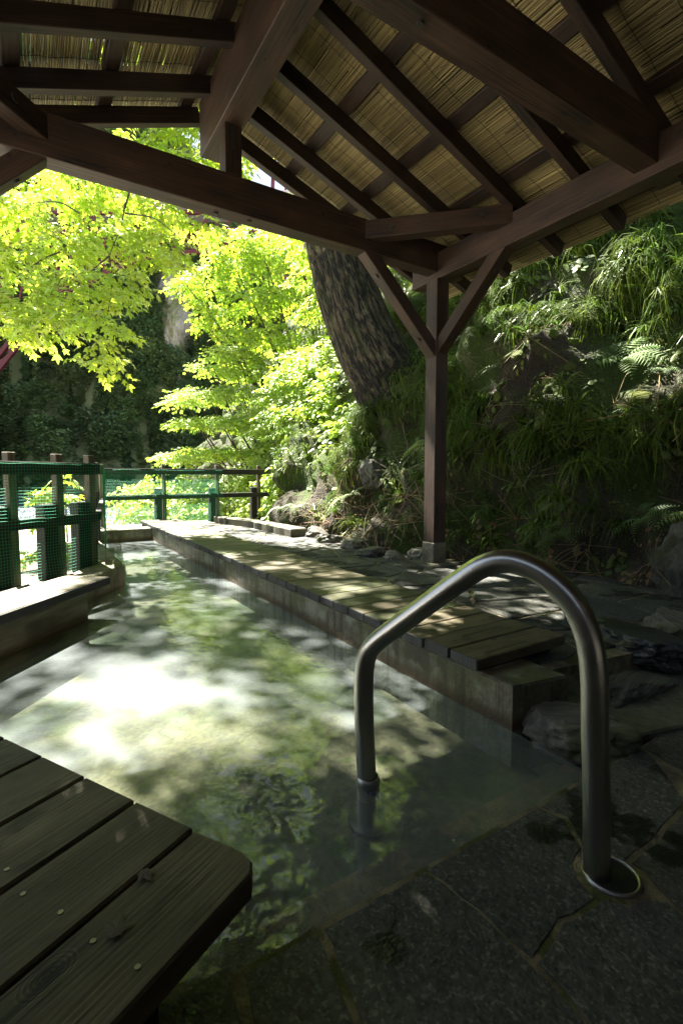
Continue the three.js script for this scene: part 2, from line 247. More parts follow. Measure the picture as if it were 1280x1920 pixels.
{
  const NS = 130, NH = 60, p = [], c = [], ix = [];
  for (let j = 0; j <= NH; j++) for (let i = 0; i <= NS; i++) { const s = lerp(-170, 90, i / NS), h = pl(hillTop, s) * j / NH, q = slopePoint(s, h); p.push(q.x, q.y, q.z); c.push(0.05, 0.06, 0.03); }
  for (let j = 0; j < NH; j++) for (let i = 0; i < NS; i++) { const a = j * (NS + 1) + i; ix.push(a, a + 1, a + NS + 1, a + 1, a + NS + 2, a + NS + 1); }
  const g = new THREE.BufferGeometry(); g.setAttribute('position', new THREE.Float32BufferAttribute(p, 3)); g.setIndex(ix); g.computeVertexNormals();
  setting('far_hill', g, std({ color: lin(0.16, 0.19, 0.09), roughness: 1 }), 'steep shaded far wall of the gorge');
  // the bare pale cliff in the far slope
  const m = []; const NX = 26, NY = 44, pp = [], ii = [];
  for (let j = 0; j <= NY; j++) for (let i = 0; i <= NX; i++) { const h = lerp(22, 52, j / NY), w = 2.9 * Math.sin(Math.PI * clamp((h - 20) / 34, 0.02, 0.98)) ** 0.8 + 0.7 * noise(h * 0.35, 2.2), s = -34.5 - 0.12 * (h - 35) + lerp(-w, w, i / NX); const q = slopePoint(s, h); const e = 1 - Math.abs(i / NX * 2 - 1) ** 2; q.addScaledVector(Fh, -(0.4 + 1.6 * e + 1.4 * fbm(s * 0.5, h * 0.22, 3, 4))); pp.push(q.x, q.y, q.z); }
  for (let j = 0; j < NY; j++) for (let i = 0; i < NX; i++) { const a = j * (NX + 1) + i; ii.push(a, a + 1, a + NX + 1, a + 1, a + NX + 2, a + NX + 1); }
  const cg = new THREE.BufferGeometry(); cg.setAttribute('position', new THREE.Float32BufferAttribute(pp, 3)); cg.setAttribute('uv', new THREE.Float32BufferAttribute(pp.flatMap((_, k) => k % 3 ? [] : [pp[k] * 0.12 + pp[k + 2] * 0.1, pp[k + 1] * 0.06]), 2)); cg.setIndex(ii); cg.computeVertexNormals();
  setting('cliff', cg, std({ color: lin(0.8, 0.78, 0.7), map: rockTex, bumpMap: rockBump, bumpScale: 0.8, roughness: 0.95 }), 'bare pale rock cliff high in the dark far slope');
}
// terrace that carries the bath
setting('terrace', slab([[-1.6, 4], [4.6, 4], [4.6, -8.3], [0.3, -8.3], [0.3, -4.6], [-1.6, -4.1]], -2.7, -0.19, 0), concrete, 'concrete terrace under the foot bath');

// bank on the hill side
const footX = [[-22, 5.6], [-12, 4.2], [-8, 3.45], [-6.7, 3.05], [-5, 2.95], [-3.6, 2.98], [-2.8, 3.12], [-2, 3.5], [-1.4, 3.55], [0, 3.9], [4, 4.3]];
function bankPoint(z, h) {
  const f = pl(footX, z); const out = 0.5 * h + 0.16 * Math.max(0, h - 2.2) + 0.02 * h * h * 0.3;
  const w = smooth(-0.2, 0.6, h);
  const n1 = noise(z * 0.9, h * 0.9, 4.2) * 0.38 + noise(z * 2.1, h * 2.4, 1.7) * 0.3 + noise(z * 5.5, h * 5.5, 8.1) * 0.12 + noise(z * 12, h * 12, 3.3) * 0.04;
  return V(f + out - n1 * (0.35 + 0.65 * w), 0.06 + h + 0.4 * n1 * w, z + 0.1 * noise(z * 2, h * 2, 11));
}
const bankNormal = (z, h) => { const e = 0.05, a = bankPoint(z + e, h).sub(bankPoint(z - e, h)), b = bankPoint(z, h + e).sub(bankPoint(z, h - e)); const n = b.cross(a).normalize(); return n.x > 0 ? n.negate() : n; };
{
  const NZ = 300, NH = 130, p = [], c = [], uv = [], ix = [];
  for (let j = 0; j <= NH; j++) for (let i = 0; i <= NZ; i++) {
    const z = lerp(-22, 4, i / NZ), h = lerp(-3, 9, j / NH), q = bankPoint(z, h); p.push(q.x, q.y, q.z); uv.push(z, h);
    const mo = fbm(z * 1.5, h * 1.5, 3, 4) + 0.25 * noise(z * 6, h * 6, 2), ro = fbm(z * 0.8 + 20, h * 0.9, 6, 3);
    let k = mix3([0.034, 0.026, 0.016], [0.04, 0.064, 0.009], smooth(-0.12, 0.12, mo + 0.12 * smooth(1, 2, h))); k = mix3(k, [0.075, 0.07, 0.055], smooth(0.24, 0.34, ro)); k = mix3(k, [0.09, 0.064, 0.045], 0.6 * smooth(0.22, 0.3, fbm(z * 4, h * 4, 12, 3)));
    c.push(...k);
  }
  for (let j = 0; j < NH; j++) for (let i = 0; i < NZ; i++) { const a = j * (NZ + 1) + i; ix.push(a, a + 1, a + NZ + 1, a + 1, a + NZ + 2, a + NZ + 1); }
  const g = new THREE.BufferGeometry(); g.setAttribute('position', new THREE.Float32BufferAttribute(p, 3)); g.setAttribute('color', new THREE.Float32BufferAttribute(c, 3)); g.setAttribute('uv', new THREE.Float32BufferAttribute(uv, 2)); g.setIndex(ix); g.computeVertexNormals();
  setting('hillside', g, mossMat, 'mossy earth bank rising beside the path');
}

// ---------------------------------------------------------------- bath: floor, walls, ledge, water
const WATER = -0.02, FLOOR = -0.15, DECK = 0.18;
const pool = [[-0.35, -0.765], [1.35, -0.765], [1.35, -6.9], [0.6, -6.9], [0.6, -4.15], [0.28, -3.62], [0.26, -3.24], [-0.9, -1.87], [-0.9, -1.2]];
{
  const f = sheet([[-1, -0.7], [1.4, -0.7], [1.4, -7], [-1, -7]], FLOOR); setting('pool_floor', f, floorMat, 'pale floor of the bath with drifts of green algae');
  setting('pool_ledge', slab([[-0.4, -0.74], [1.4, -0.74], [1.4, -0.897], [0.9, -0.9], [0.42, -0.893], [-0.4, -0.9]], FLOOR + 0.002, -0.062, 0.006), ledgeMat, 'brown stone step just below the water');
  // water: a clear, slightly milky sheet with ripples near the inlet
  const NX = 1024, NZ = 2048, X0 = -1, X1 = 1.4, Z0 = -7, Z1 = -0.7;
  const wb = tex(NX, NZ, (u, v) => {
    const x = lerp(X0, X1, u), z = lerp(Z0, Z1, v);
    const a = Math.exp(-(((x - 0.5) / 0.07) ** 2 + ((z + 1.17) / 0.13) ** 2)) + 0.9 * Math.exp(-(((x - 0.35) / 0.07) ** 2 + ((z + 0.87) / 0.08) ** 2)) + 0.35 * Math.exp(-(((x - 1.28) / 0.12) ** 2 + ((z + 1.0) / 0.12) ** 2));
    const wx = x + 0.03 * noise(x * 9, z * 9, 3), wz = z + 0.03 * noise(x * 9, z * 9, 9);
    const rip = fbm(wx * 13, wz * 9, 1, 3);
    return clamp(0.5 + 0.035 * fbm(x * 7, z * 5, 2, 3) + 0.02 * noise(x * 30, z * 22, 4) + clamp(a) * rip * 1.1);
  }, { srgb: false, wrap: false });
  wb.wrapS = wb.wrapT = THREE.RepeatWrapping; wb.repeat.set(1 / (X1 - X0), 1 / (Z1 - Z0)); wb.offset.set(-X0 / (X1 - X0), -Z0 / (Z1 - Z0));
  setting('water', sheet(pool, WATER), phys({ color: lin(0.84, 0.94, 0.95), roughness: 0.05, transmission: 0.9, thickness: 0, ior: 1.33, specularIntensity: 1, bumpMap: wb, bumpScale: 0.042 }), 'cloudy blue green water of the foot bath');
}
function wall(name, label, poly, y1, y0 = FLOOR - 0.03) { const m = mesh(name, slab(poly, y0, y1, 0.008), wallMat); return tag(m, label, 'wall'); }
{ // face uv: v counted up from the water
  const fix = m => { const p = m.geometry.attributes.position, uv = m.geometry.attributes.uv, n = m.geometry.attributes.normal; for (let i = 0; i < p.count; i++) if (Math.abs(n.getY(i)) < 0.5) uv.setY(i, p.getY(i) - WATER); };
  fix(wall('basin_wall', 'long stained concrete wall under the slatted bench beside the path', [[1.35, -1.06], [1.6, -1.02], [1.62, -7.6], [1.35, -7.6]], 0.135));
  fix(wall('basin_wall', 'low concrete wall closing the narrow far end of the bath', [[0.45, -6.9], [1.345, -6.9], [1.345, -7.12], [0.45, -7.12]], 0.14));
  fix(wall('basin_wall', 'angled concrete wall under the pale bench by the netted fence', [[0.26, -3.24], [-0.95, -1.81], [-1.3, -2.1], [0.02, -3.66]], 0.175));
  fix(wall('basin_wall', 'low concrete wall with sunlit coping running toward the far fence', [[0.6, -4.15], [0.6, -6.895], [0.42, -6.895], [0.42, -4.3], [0.05, -3.68], [0.22, -3.52]], 0.15));
}

// ---------------------------------------------------------------- flagstones round the bath
function jag(poly, amp = 0.006, step = 0.06) { const o = []; for (let k = 0; k < poly.length; k++) { const a = poly[k], b = poly[(k + 1) % poly.length], n = Math.max(1, Math.round(Math.hypot(b[0] - a[0], b[1] - a[1]) / step)); for (let j = 0; j < n; j++) { const t = j / n, x = lerp(a[0], b[0], t), z = lerp(a[1], b[1], t); o.push([x + amp * 2 * noise(x * 19, z * 19, 3), z + amp * 2 * noise(x * 19, z * 19, 7)]); } } return o; }
const area = p => p.reduce((s, a, k) => { const b = p[(k + 1) % p.length]; return s + a[0] * b[1] - b[0] * a[1]; }, 0) / 2;
function inset(poly, d) { const s = Math.sign(area(poly)), n = poly.length; return poly.map((b, k) => { const a = poly[(k + n - 1) % n], c = poly[(k + 1) % n]; const e1 = [b[0] - a[0], b[1] - a[1]], e2 = [c[0] - b[0], c[1] - b[1]], l1 = Math.hypot(...e1), l2 = Math.hypot(...e2); const n1 = [-e1[1] / l1 * s, e1[0] / l1 * s], n2 = [-e2[1] / l2 * s, e2[0] / l2 * s]; const q = 1 + n1[0] * n2[0] + n1[1] * n2[1]; const f = d / Math.max(0.35, q); return [b[0] + (n1[0] + n2[0]) * f, b[1] + (n1[1] + n2[1]) * f]; }); }
function clip(poly, nx, nz, d) { const o = []; for (let k = 0; k < poly.length; k++) { const a = poly[k], b = poly[(k + 1) % poly.length], da = a[0] * nx + a[1] * nz - d, db = b[0] * nx + b[1] * nz - d; if (da <= 0) o.push(a); if (da * db < 0) { const t = da / (da - db); o.push([lerp(a[0], b[0], t), lerp(a[1], b[1], t)]); } } return o; }
function voronoi(seeds, bound) { return seeds.map((s, i) => { let p = bound; seeds.forEach((q, j) => { if (i !== j && p.length) { const nx = q[0] - s[0], nz = q[1] - s[1]; if (nx * nx + nz * nz < 6) p = clip(p, nx, nz, nx * (q[0] + s[0]) / 2 + nz * (q[1] + s[1]) / 2); } }); return p; }).filter(p => p.length > 2 && Math.abs(area(p)) > 0.004); }
{
  const pave = new THREE.Group(); pave.name = 'stone_floor'; pave.userData = { kind: 'structure', label: 'dark slate crazy paving at the entry to the bath' }; scene.add(pave);
  mesh('grout', slab([[-0.6, -0.76], [1.75, -0.76], [1.9, -1.0], [3.2, -1.0], [4.2, 1.5], [4.2, 3.5], [-0.9, 3.5], [-0.9, -0.2]], -0.17, 0.0004, 0), grout, pave);
  const E = -0.752;
  const stones = [
    [[0.43, E], [0.686, E], [0.705, -0.66], [0.71, -0.58], [0.706, -0.5], [0.7, -0.39], [0.72, -0.2], [0.42, -0.2], [0.395, -0.55]],
    [[0.686, E], [1.067, E], [1.08, -0.69], [1.03, -0.606], [0.975, -0.594], [0.945, -0.56], [0.93, -0.51], [0.82, -0.52], [0.76, -0.51], [0.71, -0.5], [0.705, -0.62]],
    [[0.71, -0.495], [0.82, -0.515], [0.935, -0.505], [0.96, -0.475], [1.0, -0.463], [1.04, -0.44], [1.02, -0.3], [1.0, -0.2], [0.72, -0.2], [0.7, -0.39]],
    [[1.067, E], [1.58, E], [1.53, -0.68], [1.42, -0.56], [1.2, -0.535], [1.075, -0.535], [1.065, -0.58], [1.035, -0.61], [1.09, -0.69]],
    [[1.58, E], [1.95, -0.82], [2.2, -0.5], [1.9, -0.3], [1.62, -0.4], [1.53, -0.6]],
    [[1.045, -0.445], [1.075, -0.5], [1.08, -0.53], [1.2, -0.53], [1.42, -0.555], [1.58, -0.4], [1.5, -0.12], [1.22, -0.1], [1.02, -0.22], [1.025, -0.33]],
    [[0.27, E], [0.42, E], [0.39, -0.55], [0.41, -0.2], [0.2, -0.2], [0.24, -0.55]],
    [[-0.1, -0.76], [0.26, -0.78], [0.23, -0.55], [0.19, -0.2], [-0.2, -0.2], [-0.3, -0.5]],
  ];
  stones.forEach((p, k) => mesh('flagstone', slab(jag(inset(p, 0.004), 0.0035, 0.04), -0.03, 0.002 + 0.001 * (k % 3), 0.0015), slate[k % 3], pave));
  const sd = []; for (let x = -0.8; x < 4.2; x += 0.42) for (let z = -0.15; z < 3.5; z += 0.38) sd.push([x + rr(-0.13, 0.13), z + rr(-0.12, 0.12)]);
  voronoi(sd, [[-0.8, -0.19], [1.5, -0.1], [1.95, -0.25], [2.3, -0.45], [4.1, 0.3], [4.1, 3.4], [-0.8, 3.4]]).forEach((p, k) => mesh('flagstone', slab(jag(inset(p, 0.011), 0.006, 0.08), -0.03, 0.001 + 0.002 * (k % 3), 0.004), slate[k % 3], pave));
  mesh('landing', slab([[1.56, -1.05], [1.56, -0.8], [1.95, -0.7], [2.2, -0.45], [2.7, -0.4], [3.9, -0.2], [3.95, -1.12], [1.6, -1.17], [1.6, -1.05]], -0.19, 0.018, 0.006), concrete, pave);
  // path beside the bench
  const path = new THREE.Group(); path.name = 'path'; path.userData = { kind: 'structure', label: 'grey crazy paved path between the bench and the bank' }; scene.add(path);
  mesh('grout', slab([[1.61, -1.16], [1.61, -8.2], [3.8, -8.2], [3.4, -6.7], [3.3, -5], [3.4, -3], [3.8, -2], [3.9, -1.0], [2.5, -1.02]], -0.2, 0.092, 0), grout, path);
  const s2 = []; for (let x = 1.5; x < 3.9; x += 0.4) for (let z = -8.2; z < -0.9; z += 0.42) s2.push([x + rr(-0.16, 0.16), z + rr(-0.16, 0.16)]);
  voronoi(s2, [[1.64, -1.2], [1.64, -8.1], [3.6, -8.1], [3.3, -6.7], [3.2, -5], [3.25, -3], [3.75, -2], [3.85, -1.1], [2.5, -1.1]]).forEach((p, k) => mesh('flagstone', slab(jag(inset(p, 0.012), 0.008, 0.08), 0.05, 0.1 + 0.004 * noise(k * 1.7, 3), 0.005), pathStone[k % 3], path));
}

// ---------------------------------------------------------------- rocks
function rockGeo(rx, ry, rz, sd, rough = 0.22, det = 4) {
  const g = new THREE.IcosahedronGeometry(1, det * 4), p = g.attributes.position, uv = new Float32Array(p.count * 2);
  for (let i = 0; i < p.count; i++) { const v = V().fromBufferAttribute(p, i).normalize(); let f = 1 + rough * 1.8 * fbm(v.x * 1.3 + sd, v.y * 1.3, v.z * 1.3, 4) + rough * 0.5 * noise(v.x * 4 + sd, v.y * 4, v.z * 4); const cut = V(noise(sd, 1), 0.4 + noise(sd, 2), noise(sd, 3)).normalize(); const dd = v.dot(cut) * f; if (dd > 0.62) f *= 0.62 / dd; p.setXYZ(i, v.x * f * rx, v.y * f * ry, v.z * f * rz); uv[i * 2] = (v.x + v.z) * f * rx; uv[i * 2 + 1] = (v.y * ry + v.z * rz * 0.6) * f; }
  g.setAttribute('uv', new THREE.BufferAttribute(uv, 2)); g.computeVertexNormals(); return g;
}
function rock(label, x, y, z, rx, ry, rz, sd, m, group) { const o = mesh('rock', rockGeo(rx, ry, rz, sd), m); o.position.set(x, y, z); o.rotation.y = sd; return tag(o, label, 'rock', group); }
rock('grey upright boulder at the foot of the bank beside the path', 3.62, 0.2, -1.38, 0.3, 0.36, 0.34, 2.3, rockMats[1]);
rock('pale limy rock beside the water outlet at the end of the bench', 1.5, 0.0, -0.91, 0.17, 0.1, 0.12, 5.1, rockMats[2]);
rock('dark wet glistening rock behind the steel handrail', 2.28, 0.09, -1.14, 0.22, 0.1, 0.13, 7.7, rockDark);
rock('small pale rock next to the dark wet rock', 2.6, 0.1, -1.12, 0.13, 0.11, 0.12, 3.9, rockMats[2]);
rock('low flat stone edging the entry floor below the dark wet rock', 1.98, 0.0, -0.98, 0.3, 0.075, 0.1, 9.4, rockMats[1]);
rock('long flat stone step between the entry floor and the path', 2.2, -0.01, -0.74, 0.34, 0.07, 0.17, 1.4, rockMats[1]);
for (const [x, z, s, k, lb] of [[2.66, -3.72, 0.13, 1, 'mossy kerb stone second from the post along the bank'], [2.86, -4.25, 0.16, 2, 'pale kerb stone third from the post along the bank'], [2.84, -4.75, 0.14, 3, 'kerb stone fourth from the post along the bank'], [2.96, -5.2, 0.17, 4, 'kerb stone next to the end of the concrete kerb'], [2.7, -3.4, 0.1, 5, 'small kerb stone first from the post along the path'], [3.0, -3.32, 0.16, 6, 'kerb stone set in the bank directly behind the post base']]) rock(lb, x, 0.1, z, s, s * 0.8, s * 1.1, k * 3.3, rockMats[k % 3], 'kerb stones along the bank');
rock('rounded grey boulder set in the bank above the kerb stones', bankPoint(-4.6, 0.85).x, 0.9, -4.6, 0.2, 0.2, 0.2, 6.6, rockMats[0]);
{ const g = mesh('path_kerb', slab(jag([[2.62, -5.3], [2.62, -6.6], [2.4, -7.6], [2.55, -7.6], [2.8, -6.6], [2.85, -5.3]], 0.015, 0.1), 0.05, 0.2, 0.012), concrete); tag(g, 'low concrete kerb between path and bank near the far fence', 'kerb'); }

// ---------------------------------------------------------------- slatted bench along the bath
function plankGeos(len, h, w, n) { return Array.from({ length: n }, () => cbox(len, h, w, 0.004, 0, [rnd() * 5, rnd() * 5])); }
function endFaces(g, ax = 0, sgn = -1) { // end face as a second material slot
  const p = g.attributes.position, s = []; g.computeBoundingBox(); const lim = sgn < 0 ? g.boundingBox.min.getComponent(ax) : g.boundingBox.max.getComponent(ax), a = [], b = [];
  for (let t = 0; t < p.count; t += 3) { const on = [0, 1, 2].every(k => Math.abs(p.getComponent(t + k, ax) - lim) < 0.0055); (on ? b : a).push(t, t + 1, t + 2); }
  g.setIndex([...a, ...b]); g.clearGroups(); g.addGroup(0, a.length, 0); g.addGroup(a.length, b.length, 1); return g;
}
{
  const b = thing('slatted_bench', 'long low bench of weathered planks laid crosswise along the bath wall', 'bench', [1.6, 0, -4.4]);
  const geos = plankGeos(0.53, 0.042, 0.137, 7).map(g => endFaces(g));
  let z = -1.21, k = 0;
  while (z > -7.55) {
    const zz = -4.4; const mossy = clamp(0.5 + 1.6 * noise(z * 0.7, 4.4)) * smooth(-1.4, -2.2, z) * (1 - smooth(-4.4, -5.5, z) * 0.7);
    const m = rnd() < mossy ? deckMossy[k % 2] : deckMats[k % 3];
    const o = mesh('plank', geos[k % 7], [m, plankEnd], b); o.position.set(1.602 - 1.6 + rr(-0.004, 0.004), DECK - 0.021 + rr(-0.0015, 0.0015), z - 0.07 - zz); o.rotation.y = rr(-0.004, 0.004); z -= 0.143; k++;
  }
  for (const zz of [-1.32, -1.9, -2.7, -3.5, -4.3, -5.1, -5.9, -6.7, -7.4]) mesh('support_block', cbox(0.42, 0.055, 0.07, 0.003), fenceDark, b).position.set(0.03, 0.11, zz + 4.4);
}
// ---------------------------------------------------------------- plank deck at the entry
{
  const e = V(0.482, 0, 0.876).normalize(), d = V(-0.876, 0, 0.482).normalize(), c0 = V(0.322, 0, -0.757);
  const dk = thing('plank_deck', 'grey plank deck with a clipped corner jutting over the bath', 'deck', [0.322, 0, -0.757]);
  dk.rotation.y = Math.atan2(-d.z, d.x);
  const T = 0.048, L = 1.5;
  for (let k = 0; k < 9; k++) {
    const off = (k + 0.5) * 0.1665;
    let g;
    if (k === 0) { const w = 0.159; const s = [[0.035, -w / 2], [L, -w / 2], [L, w / 2], [0.006, w / 2], [0.002, -w / 2 + 0.05], [0.012, -w / 2 + 0.016]]; g = uvMetres(slab(s, -T / 2, T / 2, 0.004), 0, [0.1, 0.2]); } else g = cbox(L, T, 0.159, 0.004, 0, [rnd() * 5, rnd() * 5]).translate(L / 2, 0, 0);
    const o = mesh('plank', g, deckMats[k % 3], dk); o.position.set(rr(0, 0.004), DECK - T / 2 + rr(-0.001, 0.001), off);
    for (const sx of k === 0 ? [0.245, 0.86] : [0.235, 0.86]) for (const sz of [-0.042, 0.045]) { const s = mesh('screw', new THREE.CylinderGeometry(0.0042, 0.004, 0.003, 14), zinc, o); s.position.set(sx + rr(-0.012, 0.012), T / 2 + 0.0002, sz + rr(-0.01, 0.01)); }
  }
  for (const x of [0.25, 0.85, 1.35]) mesh('joist', cbox(0.07, 0.09, 1.44, 0.003), fenceDark, dk).position.set(x, DECK - T - 0.046, 0.74);
  for (const x of [0.3, 1.3]) for (const z of [0.12, 1.3]) mesh('leg', cbox(0.08, 0.26, 0.08, 0.003), fenceDark, dk).position.set(x, -0.045, z);
}
// ---------------------------------------------------------------- bench by the netted fence
{
  const u = V(0.385 + 0.14, 0, -3.327 + 2.675).normalize(), n = V(u.z, 0, -u.x); // n points away from the bath
  const b = thing('pale_bench', 'pale weathered bench of long planks set at an angle before the netted fence', 'bench', [0.385, 0, -3.327]);
  b.rotation.y = Math.atan2(-u.z, u.x);
  for (let k = 0; k < 2; k++) { const g = endFaces(cbox(1.9, 0.045, 0.142, 0.004, 0), 0, 1); const o = mesh('plank', g, [deckMats[(k + 2) % 3], plankEnd], b); o.position.set(-0.95, 0.22 - 0.0225, -(0.145 * (k + 0.5))); }
  const f = mesh('front_strip', cbox(1.9, 0.046, 0.012, 0.002, 0), plankEnd, b); f.position.set(-0.95, 0.196, 0.008);
}
// ---------------------------------------------------------------- steel handrail
{
  const A = V(0.992, 0, -0.537), dv = V(-0.373, 0, -0.928).normalize();
  const h = thing('handrail', 'bent stainless steel handrail rising from the slate floor into the water', 'handrail', [A.x, 0, A.z]);
  const pr = [[0.013, -0.06], [0.018, 0.15], [0.028, 0.33], [0.033, 0.43], [0.045, 0.505], [0.07, 0.565], [0.11, 0.612], [0.162, 0.644], [0.219, 0.654], [0.272, 0.637], [0.332, 0.593], [0.42, 0.52], [0.505, 0.448], [0.566, 0.393], [0.592, 0.36], [0.604, 0.318], [0.607, 0.25], [0.603, 0.117], [0.595, -0.02], [0.592, -0.06]];
  const cv = new THREE.CatmullRomCurve3(pr.map(([s, y]) => V(dv.x * s, y, dv.z * s)), false, 'centripetal');
  mesh('tube', new MB().tube(cv.getPoints(140), 0.0272, 28).geo(false), steel, h);
  const lathe = (pts, n = 36) => new THREE.LatheGeometry(pts.map(([x, y]) => new THREE.Vector2(x, y)), n);
  const r = mesh('floor_socket', lathe([[0.05, -0.05], [0.05, 0.004], [0.0525, 0.008], [0.056, 0.008], [0.058, 0.002], [0.058, -0.02]]), steel, h); r.position.set(0.016, 0, 0.006);
  const dk = mesh('socket_hole_shade', lathe([[0, 0.0022], [0.0515, 0.0022]]), blackWire, h); dk.position.copy(r.position);  // near-black disc laid on the floor as the shade inside the open socket
  const c = mesh('collar', lathe([[0.027, 0.012], [0.031, 0.012], [0.033, 0.004], [0.033, -0.012], [0.027, -0.012]]), steel, h); c.position.copy(cv.getPoint(1)).setY(-0.008);
  const fl = mesh('lower_leg', lathe([[0.026, -0.012], [0.026, -0.125], [0.05, -0.128], [0.052, -0.14], [0, -0.14]]), iron, h); fl.position.copy(cv.getPoint(1)).setY(0);
}

// ---------------------------------------------------------------- pavilion
const ROOF = { xr: 1.12, yb: 3.245, phi: Math.atan(0.36), L: 2.36, z0: -3.58, z1: 4.3 };
const CP = Math.cos(ROOF.phi), SP = Math.sin(ROOF.phi);
const rp = (side, s, n, z) => V(ROOF.xr + side * (s * CP + n * SP), ROOF.yb - s * SP + n * CP, z);
{
  const pv = thing('pavilion', 'dark brown timber shelter with a reed lined gable roof over the bath', 'pavilion', [ROOF.xr, 0, -1.2]);
  pv.updateMatrixWorld(true); const O = pv.position.clone();
  const T = (name, a, b, w, h, m = woodDark, up) => timber(name, a.clone().sub(O), b.clone().sub(O), w, h, m, pv, up);
  const XR = 2.85, XL = 2 * ROOF.xr - XR, ZT = -3.07, ZN = 0.95;
  const bolt = (parent, p, axis, r = 0.017) => { const b = mesh('bolt', new THREE.CylinderGeometry(r, r, 0.012, 12), iron, pv); b.quaternion.setFromUnitVectors(V(0, 1, 0), axis.clone().normalize()); b.position.copy(p).sub(O); return b; };
  for (const [x, z] of [[XR, ZT], [XL, ZT], [XR, ZN], [XL, ZN], [XR, 4.2], [XL, 4.2]]) {
    T('post', V(x, 0.29, z), V(x, 2.405, z), 0.128, 0.128, woodDark, V(0, 0, 1));
    const by = z > 0 ? 0 : 0.1; const b = mesh('post_base', cbox(0.145, 0.29 - by + 0.02, 0.145, 0.008), concrete, pv); b.position.set(x, (0.29 + by) / 2 - 0.01, z).sub(O);
    const f = mesh('footing', cbox(0.34, 0.05, 0.3, 0.012), concrete, pv); f.position.set(x, by - 0.004, z).sub(O);
  }
  for (const z of [ZT, -1.45, ZN, 2.6, 4.2]) {
    T('tie_beam', V(XL - 0.22, 2.56, z), V(XR + 0.22, 2.56, z), 0.122, 0.22);
    T('king_post', V(ROOF.xr + 0.005, 2.67, z), V(ROOF.xr + 0.005, 2.965, z), 0.105, 0.115, woodDark, V(0, 0, 1));
    for (const s of [-0.035, 0.03]) bolt(pv, V(ROOF.xr + 0.02 + s * 3.2, 2.447, z + 0.0 + s * 0.3), V(0, 1, 0), 0.013);
    const pl = mesh('strap', cbox(0.03, 0.17, 0.004, 0.001), iron, pv); pl.position.set(ROOF.xr + 0.005, 2.9, z + 0.056).sub(O);
  }
  T('ridge_beam', V(ROOF.xr, 3.13, -3.43), V(ROOF.xr, 3.13, ROOF.z1), 0.148, 0.34);
  for (const [x, s] of [[XR, 1], [XL, -1]]) {
    T('eave_beam', V(x + s * 0.002, 2.5, ZT - 0.25), V(x + s * 0.002, 2.5, 4.3), 0.118, 0.2);
    for (const [z, q] of [[ZT, 1], [ZN, -1]]) {
      T('knee_brace', V(x - s * 0.72, 2.49, z), V(x - s * 0.02, 1.82, z), 0.1, 0.098);
      T('knee_brace', V(x, 2.45, z + q * 0.69), V(x, 1.85, z + q * 0.02), 0.1, 0.098);
      T('corner_brace', V(x - s * 0.73, 2.595, z + q * 0.02), V(x - s * 0.02, 2.595, z + q * 0.74), 0.095, 0.125);
      for (const t of [0.2, 0.8]) { bolt(pv, V(x - s * lerp(0.72, 0.02, t) - s * 0.036, lerp(2.49, 1.82, t) - 0.037, z), V(-s, -1, 0)); bolt(pv, V(x, lerp(2.45, 1.85, t) - 0.037, z + q * lerp(0.69, 0.02, t) + q * 0.036), V(0, -1, q)); bolt(pv, V(x - s * lerp(0.73, 0.02, t) - s * 0.035, 2.6, z + q * lerp(0.02, 0.74, t) + q * 0.035), V(-s, 0, q), 0.02); }
    }
  }
  const zr = [-3.53, -3.22, -2.79, -2.33, -1.88, -1.43, -0.98, -0.53, -0.08, 0.37, 0.82, 1.27, 1.72, 2.17, 2.62, 3.07, 3.52, 3.97];
  for (const side of [1, -1]) {
    for (const z of zr) { const a = rp(side, 0.03, 0.05, z), b = rp(side, ROOF.L, 0.05, z); T('rafter', a, b, 0.058, 0.1, woodRafter, V(side * SP, CP, 0)); }
    for (const s of [0.11, 0.64, 1.15, 1.66, 2.2]) T('batten', rp(side, s, 0.117, ROOF.z0), rp(side, s, 0.117, 4.25), 0.085, 0.032, woodRafter, V(side * SP, CP, 0));
    // reed mat
    const m = new MB(); const col = (s, z) => { const t = clamp(rnd() * 0.8 + 0.9 * Math.max(0, fbm(s * 1.7 + side * 9, z * 1.3, 3, 3))), w = rr(0.65, 1.1) * (0.85 + 0.9 * fbm(s * 2.6, z * 1.1 + side * 5, 8, 3)); return mix3([0.4 * w, 0.31 * w, 0.13 * w], [0.17 * w, 0.115 * w, 0.05 * w], t * t); };
    const dark = () => [0.12, 0.09, 0.05];
    for (const [lay, n0] of [[0, 0.14], [1, 0.152]]) for (let s = -0.02 + lay * 0.004; s < ROOF.L + 0.1; s += rr(0.0085, 0.0105)) {
      let z = ROOF.z0 - rr(0, 0.05); const wob = rr(-0.003, 0.003);
      const gapP = side < 0 ? (0.03 + 0.24 * smooth(0.05, 0.3, noise(s * 3.1, 7 + lay * 4))) : 0.012;
      while (z < ROOF.z1) {
        const len = rr(0.35, 1.1), e = Math.min(z + len, ROOF.z1 + 0.05), c = col(s, z), r = rr(0.0038, 0.0056), dn = rr(-0.002, 0.004), s2 = s + wob + rr(-0.002, 0.002);
        if (rnd() > gapP) m.tube([rp(side, s2, n0 + dn, z), rp(side, s2 + rr(-0.003, 0.003), n0 + dn + rr(-0.002, 0.002), (z + e) / 2), rp(side, s2 + rr(-0.004, 0.004), n0 + dn, e)].map(q => q.sub(O)), r, 5, c);
        if (rnd() < 0.5) { const zz = rr(z, e); m.tube([rp(side, s2, n0 + dn, zz), rp(side, s2, n0 + dn, zz + 0.007)].map(q => q.sub(O)), r * 1.12, 5, mix3(c, dark(), 0.55)); }
        z = e + rr(0.0, 0.012);
      }
    }
    const rm = mesh('reed_mat', m.geo(), reedMat, pv); rm.userData.kind = 'stuff';
